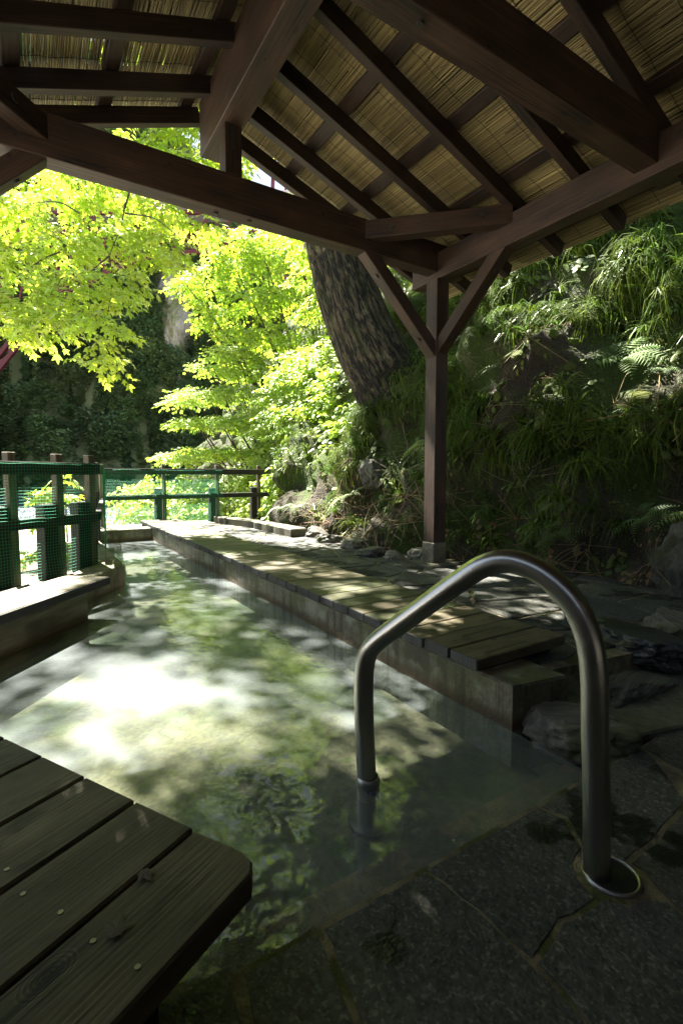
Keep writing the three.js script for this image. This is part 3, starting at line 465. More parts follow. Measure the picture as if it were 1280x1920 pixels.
    const w = new MB(); for (let z = ROOF.z0 + 0.06; z < 4.25; z += rr(0.14, 0.19)) { const pts = []; let q = 0; for (let s = 0; s <= ROOF.L + 0.08; s += 0.035) { q = q * 0.75 + rr(-0.005, 0.005); pts.push(rp(side, s, 0.1345 + rr(-0.001, 0.001), z + q).sub(O)); } w.tube(pts, 0.0016, 4, [1, 1, 1]); }
    const wm = mesh('binding_wire', w.geo(false), blackWire, pv); wm.userData.kind = 'stuff';
    // covering boards above the mat
    if (side > 0) for (let k = 0; k < 6; k++) { const s0 = k * 0.405 + 0.02; T('roof_board', rp(side, s0 + 0.2, 0.183 + 0.006 * (k % 2), ROOF.z0 - 0.02), rp(side, s0 + 0.2, 0.183 + 0.006 * (k % 2), 4.32), 0.402, 0.02, fenceDark, V(side * SP, CP, 0)); }
    else for (let k = 0; k < 6; k++) { const s0 = k * 0.405 + 0.02, zz = [[ROOF.z0 - 0.02, -3.3], [-2.95, 4.32]]; for (const [a, b] of zz) T('roof_board', rp(side, s0 + 0.2, 0.183 + 0.006 * (k % 2), a), rp(side, s0 + 0.2, 0.183 + 0.006 * (k % 2), b), 0.402, 0.02, fenceDark, V(side * SP, CP, 0)); }
  }
  for (const side of [1, -1]) T('ridge_cap', rp(side, 0.1, 0.21, ROOF.z0 - 0.02), rp(side, 0.1, 0.21, 4.32), 0.24, 0.02, fenceDark, V(side * SP, CP, 0));
}

// unseen board walls and a screen, added to keep light off the entry
{
  const w = thing('added_board_wall', 'unseen dark board wall added to shade the back end of the shelter', 'wall', [1.1, 0, 4.4]);
  for (let k = 0; k < 28; k++) { const g = mesh('board', cbox(0.178, 3.3, 0.02, 0.003, 1), woodRafter, w); g.position.set(-2.5 + k * 0.182, 1.62, 0.012 * (k % 2)); }
  const q = thing('added_board_screen', 'unseen dark board screen added to shade the river side of the entry deck', 'screen', [-0.98, 0, 1.6]);
  for (let k = 0; k < 31; k++) { const g = mesh('board', cbox(0.02, 1.8, 0.178, 0.003, 1), woodRafter, q); g.position.set(0.012 * (k % 2), 0.85, -2.83 + k * 0.182); }
  const r = thing('added_board_wall', 'unseen dark board wall added to shade the hillside end of the entry floor', 'wall', [3.2, 0, 2.2]);
  for (let k = 7; k < 26; k++) { const g = mesh('board', cbox(0.02, 2.5, 0.178, 0.003, 1), woodRafter, r); g.position.set(0.012 * (k % 2), 1.22, -2.45 + k * 0.182); }
}
// ---------------------------------------------------------------- fences and nets
function fence(label, pts, stubs = true) {
  const f = thing('fence', label, 'fence', [pts[0].x, 0, pts[0].z]); const O = f.position;
  const d = pts[pts.length - 1].clone().sub(pts[0]).normalize(), n = V(d.z, 0, -d.x);
  const a = pts[0].clone(), b = pts[pts.length - 1].clone(), y0 = pts[0].y;
  timber('rail', a.clone().setY(0.897).sub(O), b.clone().setY(0.893).sub(O), 0.045, 0.088, fenceDark, f); timber('rail', a.clone().setY(0.518).sub(O), b.clone().setY(0.518).sub(O), 0.045, 0.072, fenceDark, f);
  for (const p of pts) { const q = p.clone().sub(O); timber('post', q.clone().setY(y0 - 0.05).addScaledVector(n, 0.062), q.clone().setY(1.0).addScaledVector(n, 0.062), 0.055, 0.06, fencePale, f, n); if (stubs) timber('stub_post', q.clone().setY(y0 - 0.05).addScaledVector(n, 0.07).addScaledVector(d, -0.095), q.clone().setY(0.64).addScaledVector(n, 0.07).addScaledVector(d, -0.09), 0.105, 0.09, fenceDark, f, n); }
  return f;
}
function net(label, a, b, y0, y1, part = 1) {
  const d = b.clone().sub(a), L = d.length(); d.normalize(); const n = V(d.z, 0, -d.x), m = new MB();
  const P = (s, y) => a.clone().addScaledVector(d, s + 0.012 * noise(s * 5, y * 5, 2)).setY(y + 0.014 * noise(s * 4, y * 4, 8)).addScaledVector(n, -0.035 - 0.012 * noise(s * 3, y * 3, 5));
  const cell = 0.021;
  for (let s = 0; s <= L; s += cell) { const p = []; for (let y = y0; y <= y1 + 0.001; y += (y1 - y0) / 14) p.push(P(s, y)); m.tube(p, 0.0011, 3); }
  for (let y = y0; y <= y1; y += cell) { const p = [], k = Math.ceil(L / 0.06); for (let j = 0; j <= k; j++) p.push(P(L * j / k, y)); m.tube(p, 0.0012, 3); }
  return tag(mesh('safety_net', m.geo(false), netMat), label, 'net');
}
const FA = V(-0.98, 0.1, -3.24), FC = V(0.43, 0.1, -4.27);
const onF = t => FA.clone().lerp(FC, t);
fence('dark rail fence with pale posts behind the pale bench', [onF(0), onF(0.33), onF(0.64), onF(0.84), onF(1)].map(p => p));
net('green netting stretched over the fence behind the pale bench', FA, FC, 0.13, 0.945);
const FD = V(0.86, 0.1, -7.72), FE = V(3.95, 0.1, -7.78);
fence('fence with dark rails running from the pale bench to the far corner', [V(0.46, 0.1, -4.45), V(0.6, 0.1, -5.6), V(0.74, 0.1, -6.7)]);
net('green netting along the side fence beside the coping', V(0.46, 0.1, -4.4), V(0.84, 0.1, -7.6), 0.12, 0.93);
fence('dark rail fence closing the far end of the bath', [FD, V(1.72, 0.1, -7.74), V(2.55, 0.1, -7.75), V(3.27, 0.1, -7.77), FE]);
net('piece of green netting on the far end fence', FD, V(2.6, 0.1, -7.75), 0.12, 0.92);
for (const poly of [[[-1.5, -2.4], [0.0, -3.64], [0.2, -3.6], [0.43, -4.35], [0.43, -4.6], [0.3, -4.75], [-1.4, -3.7]], [[0.43, -4.61], [0.43, -7.13], [0.3, -7.13], [0.3, -4.76]], [[0.3, -7.14], [3.6, -7.14], [3.6, -7.98], [0.3, -7.98]]]) { const p = mesh('fence_strip', slab(poly, -0.2, 0.1, 0.004), concrete); p.userData = { kind: 'structure', label: 'concrete strip that the fences stand on' }; }

// ---------------------------------------------------------------- leaves
function leafShape(len, lobes, wid, fold = 0.12) { // palmate leaf in the xz plane, stalk at the origin, tip at +z
  const m = [], pts = []; const tips = lobes === 5 ? [[-2.05, 0.5], [-1.0, 0.82], [0, 1], [1.0, 0.82], [2.05, 0.5]] : lobes === 3 ? [[-0.95, 0.72], [0, 1], [0.95, 0.72]] : [[0, 1]];
  if (lobes === 1) { const P = [[0, 0], [0.22, 0.25], [0.3, 0.5], [0.2, 0.78], [0, 1], [-0.2, 0.78], [-0.3, 0.5], [-0.22, 0.25]]; return P.map(([x, z]) => V(x * len * wid, -fold * Math.abs(x) * len * 0.6 - 0.12 * z * z * len, z * len)); }
  const out = [V(0, 0, 0)]; const c = V(0, 0, len * 0.3);
  for (let k = 0; k < tips.length; k++) { const [a, r] = tips[k], L = len * 0.72 * r; const tp = a2 => V(Math.sin(a2) * wid, 0, Math.cos(a2)); if (k) { const am = (a + tips[k - 1][0]) / 2; out.push(c.clone().addScaledVector(tp(am), len * 0.3).setY(-0.02 * len)); } out.push(c.clone().addScaledVector(tp(a - 0.22), L * 0.7).setY(-fold * len * 0.3)); out.push(c.clone().addScaledVector(tp(a), L).setY(-fold * len * 0.9)); out.push(c.clone().addScaledVector(tp(a + 0.22), L * 0.7).setY(-fold * len * 0.3)); }
  return out;
}
function addLeaf(m, pos, yaw, tilt, roll, outline, centre) {
  const q = new THREE.Quaternion().setFromEuler(new THREE.Euler(tilt, yaw, roll, 'YXZ')); const c = centre.clone().applyQuaternion(q).add(pos), o = outline.map(p => p.clone().applyQuaternion(q).add(pos));
  for (let k = 0; k < o.length; k++) m.tri(c, o[k], o[(k + 1) % o.length]);
}
function sprayGeo(n, span, leafLen, lobes, wid = 1, droop = 0.25) { // a twig with leaves on both sides
  const m = new MB();
  for (let k = 0; k < n; k++) {
    const t = (k + 0.7) / n, side = k % 2 ? 1 : -1, l = leafLen * rr(0.75, 1.2), ol = leafShape(l, lobes, wid), c = lobes === 1 ? V(0, 0.02 * l, l * 0.45) : V(0, 0.03 * l, l * 0.32);
    const p = V(side * rr(0.1, 0.35) * span * 0.5, -droop * span * t * t + rr(-0.1, 0.1) * span, t * span - 0.15 * span);
    addLeaf(m, p, side * rr(0.3, 1.3) * (k === n - 1 ? 0.1 : 1), rr(0.05, 0.75), rr(-0.5, 0.5), ol, c);
  }
  return m.geo(false);
}
const sprays = { big: [0, 1, 2].map(() => sprayGeo(8, 0.3, 0.092, 5)), maple: [0, 1, 2].map(() => sprayGeo(12, 0.42, 0.075, 5, 1, 0.15)), shrub: [0, 1, 2].map(() => sprayGeo(11, 0.36, 0.085, 1, 1.25)), small: [0, 1].map(() => sprayGeo(10, 0.3, 0.06, 3)) };
function crown(name, parent, mats, geos, clumps, up = 0.5, sc = 1, open = false) { // clumps: [centre, rx, ry, rz, n]
  const O = parent.position; const buckets = geos.map(() => []);
  for (const [c, rx, ry, rz, n] of clumps) for (let k = 0; k < n; k++) {
    const v = V(rr(-1, 1), rr(-1, 1), rr(-1, 1)); if (v.length() > 1) { k--; continue; }
    const p = V(c.x + v.x * rx, c.y + v.y * ry - 0.25 * ry * (v.x * v.x + v.z * v.z), c.z + v.z * rz);
    if (inWindow(p) || open && inSun(p)) continue;
    const yaw = Math.atan2(v.x * rx, v.z * rz) + rr(-1, 1);
    const q = new THREE.Quaternion().setFromEuler(new THREE.Euler(rr(-0.1, 0.75) * up * 2 - 0.1, yaw, rr(-0.5, 0.5), 'YXZ'));
    const s = rr(0.75, 1.25) * sc; buckets[Math.floor(rnd() * geos.length)].push(new THREE.Matrix4().compose(p.sub(O), q, V(s, s, s)));
  }
  buckets.forEach((b, k) => { const im = new THREE.InstancedMesh(geos[k], mats, b.length); im.name = name; im.userData.kind = 'stuff'; const cc = new THREE.Color(); b.forEach((m, j) => { im.setMatrixAt(j, m); const w = rr(0.72, 1.15); im.setColorAt(j, cc.setRGB(w * rr(0.85, 1.1), w, w * rr(0.7, 1.1))); }); parent.add(im); });
}
function limb(m, pts, r0, r1, O, sides = 7) { const cv = new THREE.CatmullRomCurve3(pts.map(p => p.clone().sub(O))); m.tube(cv.getPoints(pts.length * 6), t => lerp(r0, r1, t), sides); return cv; }

// where the photograph shows sun on the ground: the crowns leave gaps along those rays
const windows = [];
function onBank(px, py) { for (let d = 2; d < 14; d += 0.02) { const p = at(px, py, d); let h = p.y - 0.06; if (h > 0 && p.x > bankPoint(p.z, h).x) return p; } return at(px, py, 5); }
for (const [px, py, r] of [[880, 590, 0.28], [940, 570, 0.3], [990, 590, 0.26], [1040, 600, 0.26], [1090, 600, 0.3], [1130, 585, 0.26], [1240, 720, 0.22], [1230, 540, 0.2], [960, 500, 0.22], [1200, 470, 0.2], [1050, 690, 0.14], [1180, 640, 0.14], [1260, 860, 0.14], [1160, 800, 0.12], [960, 900, 0.1], [1000, 1000, 0.14], [1030, 1050, 0.12], [1150, 930, 0.2], [1220, 960, 0.2], [1200, 880, 0.16], [1270, 800, 0.2], [1180, 720, 0.18], [1110, 760, 0.14], [1060, 980, 0.1], [930, 740, 0.08], [1010, 790, 0.09], [620, 560, 0.25], [640, 640, 0.25], [590, 500, 0.25]]) windows.push([onBank(px, py), r]);
for (const [x, y, z, r] of [[0.35, -0.15, -1.9, 0.28], [0.1, -0.15, -2.45, 0.2], [0.6, -0.15, -1.62, 0.1], [0.3, -0.15, -3.5, 0.16], [-0.2, 0.2, -2.9, 0.3], [0.1, 0.2, -3.4, 0.25], [1.6, 0.18, -1.75, 0.07], [1.6, 0.18, -2.3, 0.12], [1.5, 0.18, -3.4, 0.16], [1.7, 0.18, -4.6, 0.2], [1.6, 0.18, -5.6, 0.25], [1.6, 0.18, -6.6, 0.3], [2.3, 0.1, -4.4, 0.16], [2.3, 0.1, -5.6, 0.25], [0.55, 0.15, -5, 0.2]]) windows.push([V(x, y, z), r]);
for (let k = 0; k < 46; k++) windows.push([onBank(rr(870, 1275), k < 30 ? rr(470, 760) : rr(760, 1040)), rr(0.08, 0.24)]);
const gapDir = at(505, 345, 1).sub(EYE).normalize();
const inWindow = p => { const q = p.clone().sub(EYE), t = q.dot(gapDir); return t > 0 && q.addScaledVector(gapDir, -t).length() < 0.05 * t; };
const inSun = p => windows.some(([c, r]) => { const q = p.clone().sub(c); const t = q.dot(sunDir); return t > 0 && q.addScaledVector(sunDir, -t).length() < r; });
// big leaning tree on the bank whose crown spreads over the roof and hangs down over the bath
{
  const base = V(4.02, 1.45, -4.85);
  const t = thing('leaning_tree', 'big leaning tree with lichen patched bark rising from the bank behind the post', 'tree', base.toArray());
  const cv = new THREE.CatmullRomCurve3([V(4.4, 0.9, -4.6), V(4.02, 1.6, -4.86), V(3.66, 2.45, -5.16), V(3.42, 3.3, -5.4), V(3.28, 4.2, -5.6), V(3.1, 5.4, -5.9), V(2.9, 6.8, -6.3), V(2.8, 8.2, -6.7)].map(p => p.sub(base)));
  const m = new MB(); m.tube(cv.getPoints(150), u => lerp(0.47, 0.26, u ** 0.8) + 0.34 * Math.exp(-u * 11), 72, [1, 1, 1], false, (u, an, p) => 1 + 0.26 * fbm(Math.cos(an) * 1.6 + 3, Math.sin(an) * 1.6, p.y * 0.8, 4) + 0.12 * Math.exp(-u * 10) * Math.sin(an * 5 + 1) + 0.035 * noise(Math.cos(an) * 9, Math.sin(an) * 9, p.y * 5));
  mesh('trunk', m.geo(false), bark, t);
  const B = new MB();
  const L = (...p) => limb(B, p, 0.1, 0.02, base);
  L(V(3.2, 4.9, -5.8), V(2.3, 5.6, -6.2), V(1.3, 5.6, -6.5), V(0.5, 5.0, -6.6), V(0.2, 4.2, -6.5));
  L(V(3.1, 5.4, -5.9), V(3.6, 6.2, -5.2), V(4.4, 6.6, -4.4)); L(V(2.95, 6.4, -6.2), V(2, 7, -7), V(1.4, 7.2, -7.8)); L(V(3, 6, -6.1), V(4, 7, -7), V(5.2, 7.3, -7.4)); L(V(2.85, 7.6, -6.6), V(2.4, 8.2, -5.6), V(2.2, 8.4, -4.6));
  const hang = [[235, 380, 6.4, 205, 480], [205, 480, 6.3, 120, 560], [205, 480, 6.3, 200, 600], [235, 400, 6.5, 330, 440], [120, 470, 6.1, 30, 520], [150, 400, 6.3, 60, 380], [200, 600, 6.2, 210, 660]];
  for (const [x0, y0, d, x1, y1] of hang) limb(B, [at(x0, y0, d), at((x0 + x1) / 2 + 8, (y0 + y1) / 2 - 10, d - 0.1), at(x1, y1, d - 0.15)], 0.012, 0.004, base, 5);
  limb(B, [V(0.5, 5.0, -6.6), at(250, 300, 6.5), at(235, 390, 6.4)], 0.03, 0.012, base, 6);
  const bm = mesh('branch', B.geo(false), twigMat, t);
  const cl = [];
  const C = (px, py, d, rx, ry, rz, n) => cl.push([at(px, py, d), rx, ry, rz, n]);
  for (const [px, py, d, r, n] of [[40, 390, 6.2, 0.34, 34], [120, 350, 6.6, 0.36, 34], [210, 350, 6.9, 0.36, 30], [300, 390, 6.8, 0.3, 24], [390, 425, 7.2, 0.24, 12], [20, 480, 5.9, 0.34, 36], [110, 450, 6.2, 0.38, 40], [200, 440, 6.4, 0.36, 36], [290, 450, 6.6, 0.28, 24], [325, 485, 6.6, 0.17, 10], [50, 560, 5.8, 0.3, 30], [140, 540, 6.0, 0.34, 36], [220, 520, 6.2, 0.26, 24], [20, 605, 5.7, 0.2, 14], [100, 600, 5.8, 0.24, 18], [175, 595, 5.9, 0.22, 16], [215, 610, 6.0, 0.14, 8], [190, 645, 5.9, 0.14, 8], [205, 672, 5.9, 0.13, 7], [225, 560, 6.0, 0.14, 7], [50, 630, 5.8, 0.1, 4], [270, 300, 6.8, 0.3, 20], [340, 300, 7.2, 0.26, 14], [-60, 450, 5.8, 0.4, 40], [-70, 560, 5.6, 0.35, 30], [-40, 350, 6.2, 0.4, 36]]) C(px, py, d, r, r * 0.6, r, Math.round(n * 1.25));
  crown('hanging_leaves', t, leafYoung, sprays.big, cl, 0.45);
  const up = []; for (let k = 0; k < 70; k++) { const c = V(rr(1.9, 7.6), rr(5.4, 8.6), rr(-9, -3)); up.push([c, rr(0.5, 0.95), rr(0.25, 0.4), rr(0.5, 0.95), 92]); }
  for (const [x, y, z, n] of [[1.3, 6.6, -9.2, 40], [0.6, 5.4, -8.6, 26], [1.6, 5.2, -7.6, 34], [1.2, 4.7, -8.2, 26], [0.9, 6.2, -10.5, 30], [2.2, 6, -10.4, 40], [0.1, 4.9, -7.3, 14]]) up.push([V(x, y, z), 0.55, 0.22, 0.5, n]);
  // high boughs toward the sun whose shade falls on the bath: [x, z on the floor, radius, sprays, height]
  for (const [x, z, r, n, y] of [[1.1, -2.3, 0.36, 50, 9], [0.95, -3.2, 0.4, 56, 9.4], [0.4, -3.0, 0.26, 26, 8.8], [0.62, -2.7, 0.22, 20, 9.2], [1.2, -1.7, 0.26, 26, 8.6], [0.8, -2.05, 0.18, 9, 9], [-0.35, -1.9, 0.22, 16, 9], [0.15, -2.9, 0.2, 14, 9.6], [0.85, -1.6, 0.16, 9, 8.6], [0.2, -1.5, 0.16, 12, 8.4], [0.5, -2.32, 0.14, 9, 9.3], [0.05, -2.15, 0.12, 8, 9.1],  [0.35, -1.3, 0.14, 10, 8.2], [0.62, -1.3, 0.14, 8, 8.5], [1.6, -3, 0.4, 44, 9], [1.65, -2.2, 0.3, 40, 8.8], [1.6, -1.5, 0.3, 40, 8.6], [2.2, -2.4, 0.5, 70, 8.8], [2.3, -3.4, 0.5, 60, 9]]) { const p = V(x, -0.1, z).addScaledVector(sunDir, (y + 0.1) / sunDir.y); up.push([p, r * 1.1, r * 0.45, r * 1.3, n]); }
  // unseen boughs added just over the gable to stop sun through the reeds
  for (let x = -0.9; x < 2; x += 0.48) for (const [y, z] of [[4.7, -3.9], [5.0, -3.2], [4.8, -4.4]]) up.push([V(x + rr(-0.1, 0.1), y + rr(-0.15, 0.15), z + rr(-0.1, 0.1)), 0.4, 0.22, 0.34, 44]);
  crown('crown', t, leafBright, sprays.big, up, 0.5, 1.1, true);
}
function bushTree(name, label, cat, base, mat, geos, clumps, stems, group, up = 0.5, sc = 1) {
  const t = thing(name, label, cat, base.toArray(), group); const B = new MB();
  for (const [p, r0, r1] of stems) limb(B, p, r0, r1, base, 6);
  mesh('trunk', B.geo(false), twigMat, t); crown('crown', t, mat, geos, clumps, up, sc, name === 'hillside_tree'); return t;
}
// tiered maple beyond the far fence
{
  const b = at(500, 960, 11.5), cl = [], st = []; b.y = -2.6;
  for (const [x, y, d, rx, n] of [[330, 856, 10.6, 0.36, 26], [380, 850, 10.9, 0.5, 60], [440, 845, 11.2, 0.5, 60], [345, 750, 10.8, 0.26, 18], [390, 740, 11, 0.5, 56], [450, 735, 11.4, 0.6, 70], [365, 790, 10.7, 0.3, 24], [420, 790, 11, 0.55, 60], [480, 790, 11.4, 0.6, 70], [400, 690, 11.2, 0.34, 30], [450, 670, 11.5, 0.5, 56], [500, 700, 11.8, 0.6, 70], [430, 655, 11.4, 0.3, 24], [520, 850, 11.6, 0.6, 70], [540, 760, 11.8, 0.6, 70]]) { const c = at(x, y, d); cl.push([c, rx * 1.3, rx * 0.26, rx * 1.1, Math.round(n * 1.7)]); st.push([[b.clone().lerp(c, 0.45).add(V(0.5, 0.9, 0)), b.clone().lerp(c, 0.72).add(V(0.2, 0.35, 0)), c], 0.03, 0.008]); }
  st.push([[b, b.clone().add(V(0.1, 2, 0.1)), b.clone().add(V(-0.1, 4.4, 0.2)), at(490, 690, 11.6)], 0.12, 0.03]);
  bushTree('layered_maple', 'bright maple with foliage in flat tiers standing beyond the far fence', 'tree', b, leafMaple, sprays.maple, cl, st, undefined, 0.25);
}
// tall light green tree behind it, against the trunk
{
  const b = at(640, 900, 12.5), cl = []; b.y = -0.5;
  for (const [x, y, d, r, n] of [[350, 535, 11.5, 0.34, 26], [385, 520, 11.7, 0.42, 40], [440, 500, 12, 0.6, 70], [500, 470, 12.2, 0.7, 80], [560, 470, 12.4, 0.7, 80], [430, 455, 12.2, 0.5, 44], [480, 440, 12.6, 0.5, 50], [380, 570, 11.6, 0.22, 12], [385, 608, 11.6, 0.26, 14], [420, 590, 11.8, 0.36, 34], [470, 560, 12, 0.6, 70], [530, 550, 12.2, 0.7, 80], [590, 560, 12.4, 0.7, 80], [440, 625, 11.8, 0.34, 30], [500, 630, 12, 0.6, 70], [560, 640, 12.2, 0.7, 80], [620, 650, 12, 0.6, 70], [640, 720, 11.6, 0.6, 70], [580, 720, 12, 0.7, 80], [680, 600, 13, 0.8, 60], [700, 500, 13, 0.9, 60], [620, 420, 13, 0.9, 60], [560, 400, 13, 0.8, 60], [760, 520, 12, 0.8, 50]]) cl.push([at(x, y, d), r * 1.15, r * 0.65, r, Math.round(n * 1.5)]);
  const st = cl.filter((_, k) => k % 2 === 0).map(([c]) => [[b.clone().lerp(c, 0.35), b.clone().lerp(c, 0.7).add(V(0, 0.3, 0)), c], 0.05, 0.01]); st.push([[b, b.clone().add(V(-0.3, 2.5, 0)), b.clone().add(V(-0.5, 5, 0.2))], 0.16, 0.05]);
  bushTree('light_green_tree', 'airy light green tree filling the gap left of the big leaning trunk', 'tree', b, leafBright, sprays.big, cl, st);
}
// shrubs on the bank and beyond the fence
const shrubList = [
  ['leafy shrub crowding the end of the far fence at the foot of the bank', [[560, 880, 8.4, 0.4, 60], [600, 840, 8.2, 0.42, 66], [640, 800, 8, 0.42, 60], [560, 930, 8.2, 0.34, 46], [540, 960, 8, 0.28, 34], [620, 760, 8.3, 0.4, 50], [530, 900, 8.7, 0.35, 44], [580, 960, 7.8, 0.26, 36], [600, 910, 7.8, 0.34, 50], [550, 985, 7.7, 0.2, 24], [640, 880, 7.4, 0.28, 34], [680, 900, 6.8, 0.2, 22]], leafShrub],
  ['bright bush covering the bank between the far fence and the leaning trunk', [[520, 860, 10.2, 0.5, 90], [560, 800, 9.8, 0.55, 100], [600, 870, 9, 0.5, 90], [520, 950, 8.8, 0.36, 60], [620, 790, 8.8, 0.5, 90], [650, 740, 8.4, 0.45, 80], [560, 720, 10, 0.6, 100], [610, 680, 9.6, 0.55, 90], [500, 770, 10.8, 0.6, 100], [660, 800, 7.9, 0.34, 50], [590, 930, 8.2, 0.34, 50], [620, 560, 10, 0.6, 70], [590, 500, 10.5, 0.6, 70]], leafMaple],
  ['dense bright shrub growing under the big leaning trunk', [[660, 720, 7.8, 0.42, 60], [690, 780, 7.2, 0.38, 50], [600, 690, 8.8, 0.5, 60], [640, 650, 8.6, 0.42, 46], [720, 820, 6.8, 0.3, 34], [570, 780, 9.2, 0.5, 80], [570, 830, 9.4, 0.5, 80], [620, 830, 8.8, 0.5, 80], [520, 800, 9.8, 0.5, 80], [610, 740, 9, 0.5, 80], [530, 740, 9.8, 0.5, 80], [680, 680, 8.2, 0.4, 50], [650, 840, 7.6, 0.36, 50], [700, 740, 7.4, 0.3, 40], [560, 690, 9.6, 0.5, 80]], leafShrub],
  ['low bright bush right behind the far fence rails', [[430, 900, 9.8, 0.45, 60], [480, 910, 9.8, 0.45, 60], [440, 950, 9.4, 0.42, 50], [490, 950, 9.2, 0.4, 50], [520, 930, 9.6, 0.4, 40]], leafMaple],
  ['low bush behind the netted middle of the far fence', [[340, 925, 9.8, 0.42, 50], [380, 930, 9.8, 0.42, 50], [350, 965, 9.4, 0.4, 44], [390, 965, 9.4, 0.36, 40], [345, 880, 10, 0.2, 12]], leafMaple],
  ['bush behind the corner post where the fences meet', [[230, 935, 9.8, 0.38, 40], [275, 925, 9.9, 0.4, 46], [240, 970, 9.5, 0.36, 40], [285, 965, 9.5, 0.38, 44], [290, 905, 10, 0.25, 16]], leafMaple],
];
for (const [label, L, mat] of shrubList) { const cl = L.map(([x, y, d, r, n]) => [at(x, y, d), r, r * 0.75, r, n]); const b = cl[0][0].clone(); b.y = Math.min(...cl.map(c => c[0].y)) - 0.9; bushTree('shrub', label, 'shrub', b, mat, sprays.shrub, cl, cl.map(([c]) => [[b, b.clone().lerp(c, 0.6).add(V(0, 0.1, 0)), c], 0.018, 0.005]), undefined, 0.5, 0.9); }
{ // maple twigs reaching past the netted fence from below
  const cl = [[at(108, 925, 5.4), 0.13, 0.06, 0.13, 7], [at(100, 918, 5.4), 0.12, 0.05, 0.12, 6], [at(85, 1022, 5), 0.13, 0.06, 0.12, 8], [at(105, 965, 5.2), 0.1, 0.06, 0.1, 5], [at(122, 893, 5.6), 0.05, 0.04, 0.05, 2]], b = at(125, 1000, 5.3); b.y = -2.6;
  bushTree('sapling', 'young maple whose twigs show through the green netting', 'sapling', b, leafBright, sprays.big, cl, cl.map(([c]) => [[b, b.clone().lerp(c, 0.6), c], 0.02, 0.004]));
}

for (const [x, y, z, label] of [[6.6, 5.6, -6.5, 'broadleaf tree up the hillside beyond the leaning tree'], [6.6, 6.6, -1.5, 'broadleaf tree up the hillside above the grassy bank'], [7.2, 7, 3, 'broadleaf tree on the hillside behind the added board walls']]) {
  const b = V(x, y - 0.4, z), cl = []; for (let k = 0; k < 34; k++) cl.push([V(x - 0.8 + rr(-2.6, 2.4), y + rr(1.6, 4.6), z + rr(-2.6, 2.6)), rr(0.6, 1), rr(0.3, 0.5), rr(0.6, 1), 90]);
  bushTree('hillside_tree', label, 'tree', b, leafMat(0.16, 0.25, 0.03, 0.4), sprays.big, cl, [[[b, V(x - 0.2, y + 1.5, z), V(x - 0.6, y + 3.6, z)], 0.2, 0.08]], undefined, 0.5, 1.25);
}
// ---------------------------------------------------------------- grass, ferns and litter on the bank
function bladeGeo(n, len, wid, hang) {
  const m = new MB();
  for (let k = 0; k < n; k++) { const a = rr(0, 6.28), l = len * rr(0.6, 1.15), lean = rr(0.25, 1.0), w = wid * rr(0.7, 1.2), d = V(Math.cos(a), 0, Math.sin(a)), sd = V(-d.z, 0, d.x), P = []; const o = V(rr(-0.03, 0.03), 0, rr(-0.03, 0.03));
    for (let j = 0; j <= 5; j++) { const t = j / 5, an = lean * 0.4 + (lean * 1.2 + hang) * t * t; P.push([o.clone().addScaledVector(d, l * t * Math.sin(an * 0.8 + 0.1)).add(V(0, l * t * Math.cos(an), 0)), w * (1 - t * t) * (0.55 + 0.9 * Math.min(1, t * 4) * 0.5)]); }
    for (let j = 0; j < 5; j++) { const [p, u] = P[j], [q, v] = P[j + 1]; const A = p.clone().addScaledVector(sd, u), B = p.clone().addScaledVector(sd, -u), C = q.clone().addScaledVector(sd, -v), D = q.clone().addScaledVector(sd, v); j < 4 ? m.quad(A, B, C, D) : m.tri(A, B, q); } }
  return m.geo(false);
}
function scatter(name, label, geos, mat, list, cat = 'grass') { // list: [z, h, scale, lean toward the open]
  const g = new THREE.Group(); g.name = name; g.userData = { kind: 'stuff', label, category: cat }; scene.add(g); const bk = geos.map(() => []);
  for (const [z, h, s, upw] of list) { const p = bankPoint(z, h), n = bankNormal(z, h), d = n.clone().lerp(V(0, 1, 0), upw).normalize(); const q = new THREE.Quaternion().setFromUnitVectors(V(0, 1, 0), d).multiply(new THREE.Quaternion().setFromAxisAngle(V(0, 1, 0), rr(0, 6.28))); bk[Math.floor(rnd() * geos.length)].push(new THREE.Matrix4().compose(p.addScaledVector(n, -0.01), q, V(s, s, s))); }
  bk.forEach((b, k) => { const im = new THREE.InstancedMesh(geos[k], mat, b.length); im.name = 'tufts'; const c = new THREE.Color(); b.forEach((m, j) => { im.setMatrixAt(j, m); const w = rr(0.6, 1.25); im.setColorAt(j, c.setRGB(w * rr(0.8, 1.25), w, w * rr(0.6, 1.1))); }); g.add(im); });
}
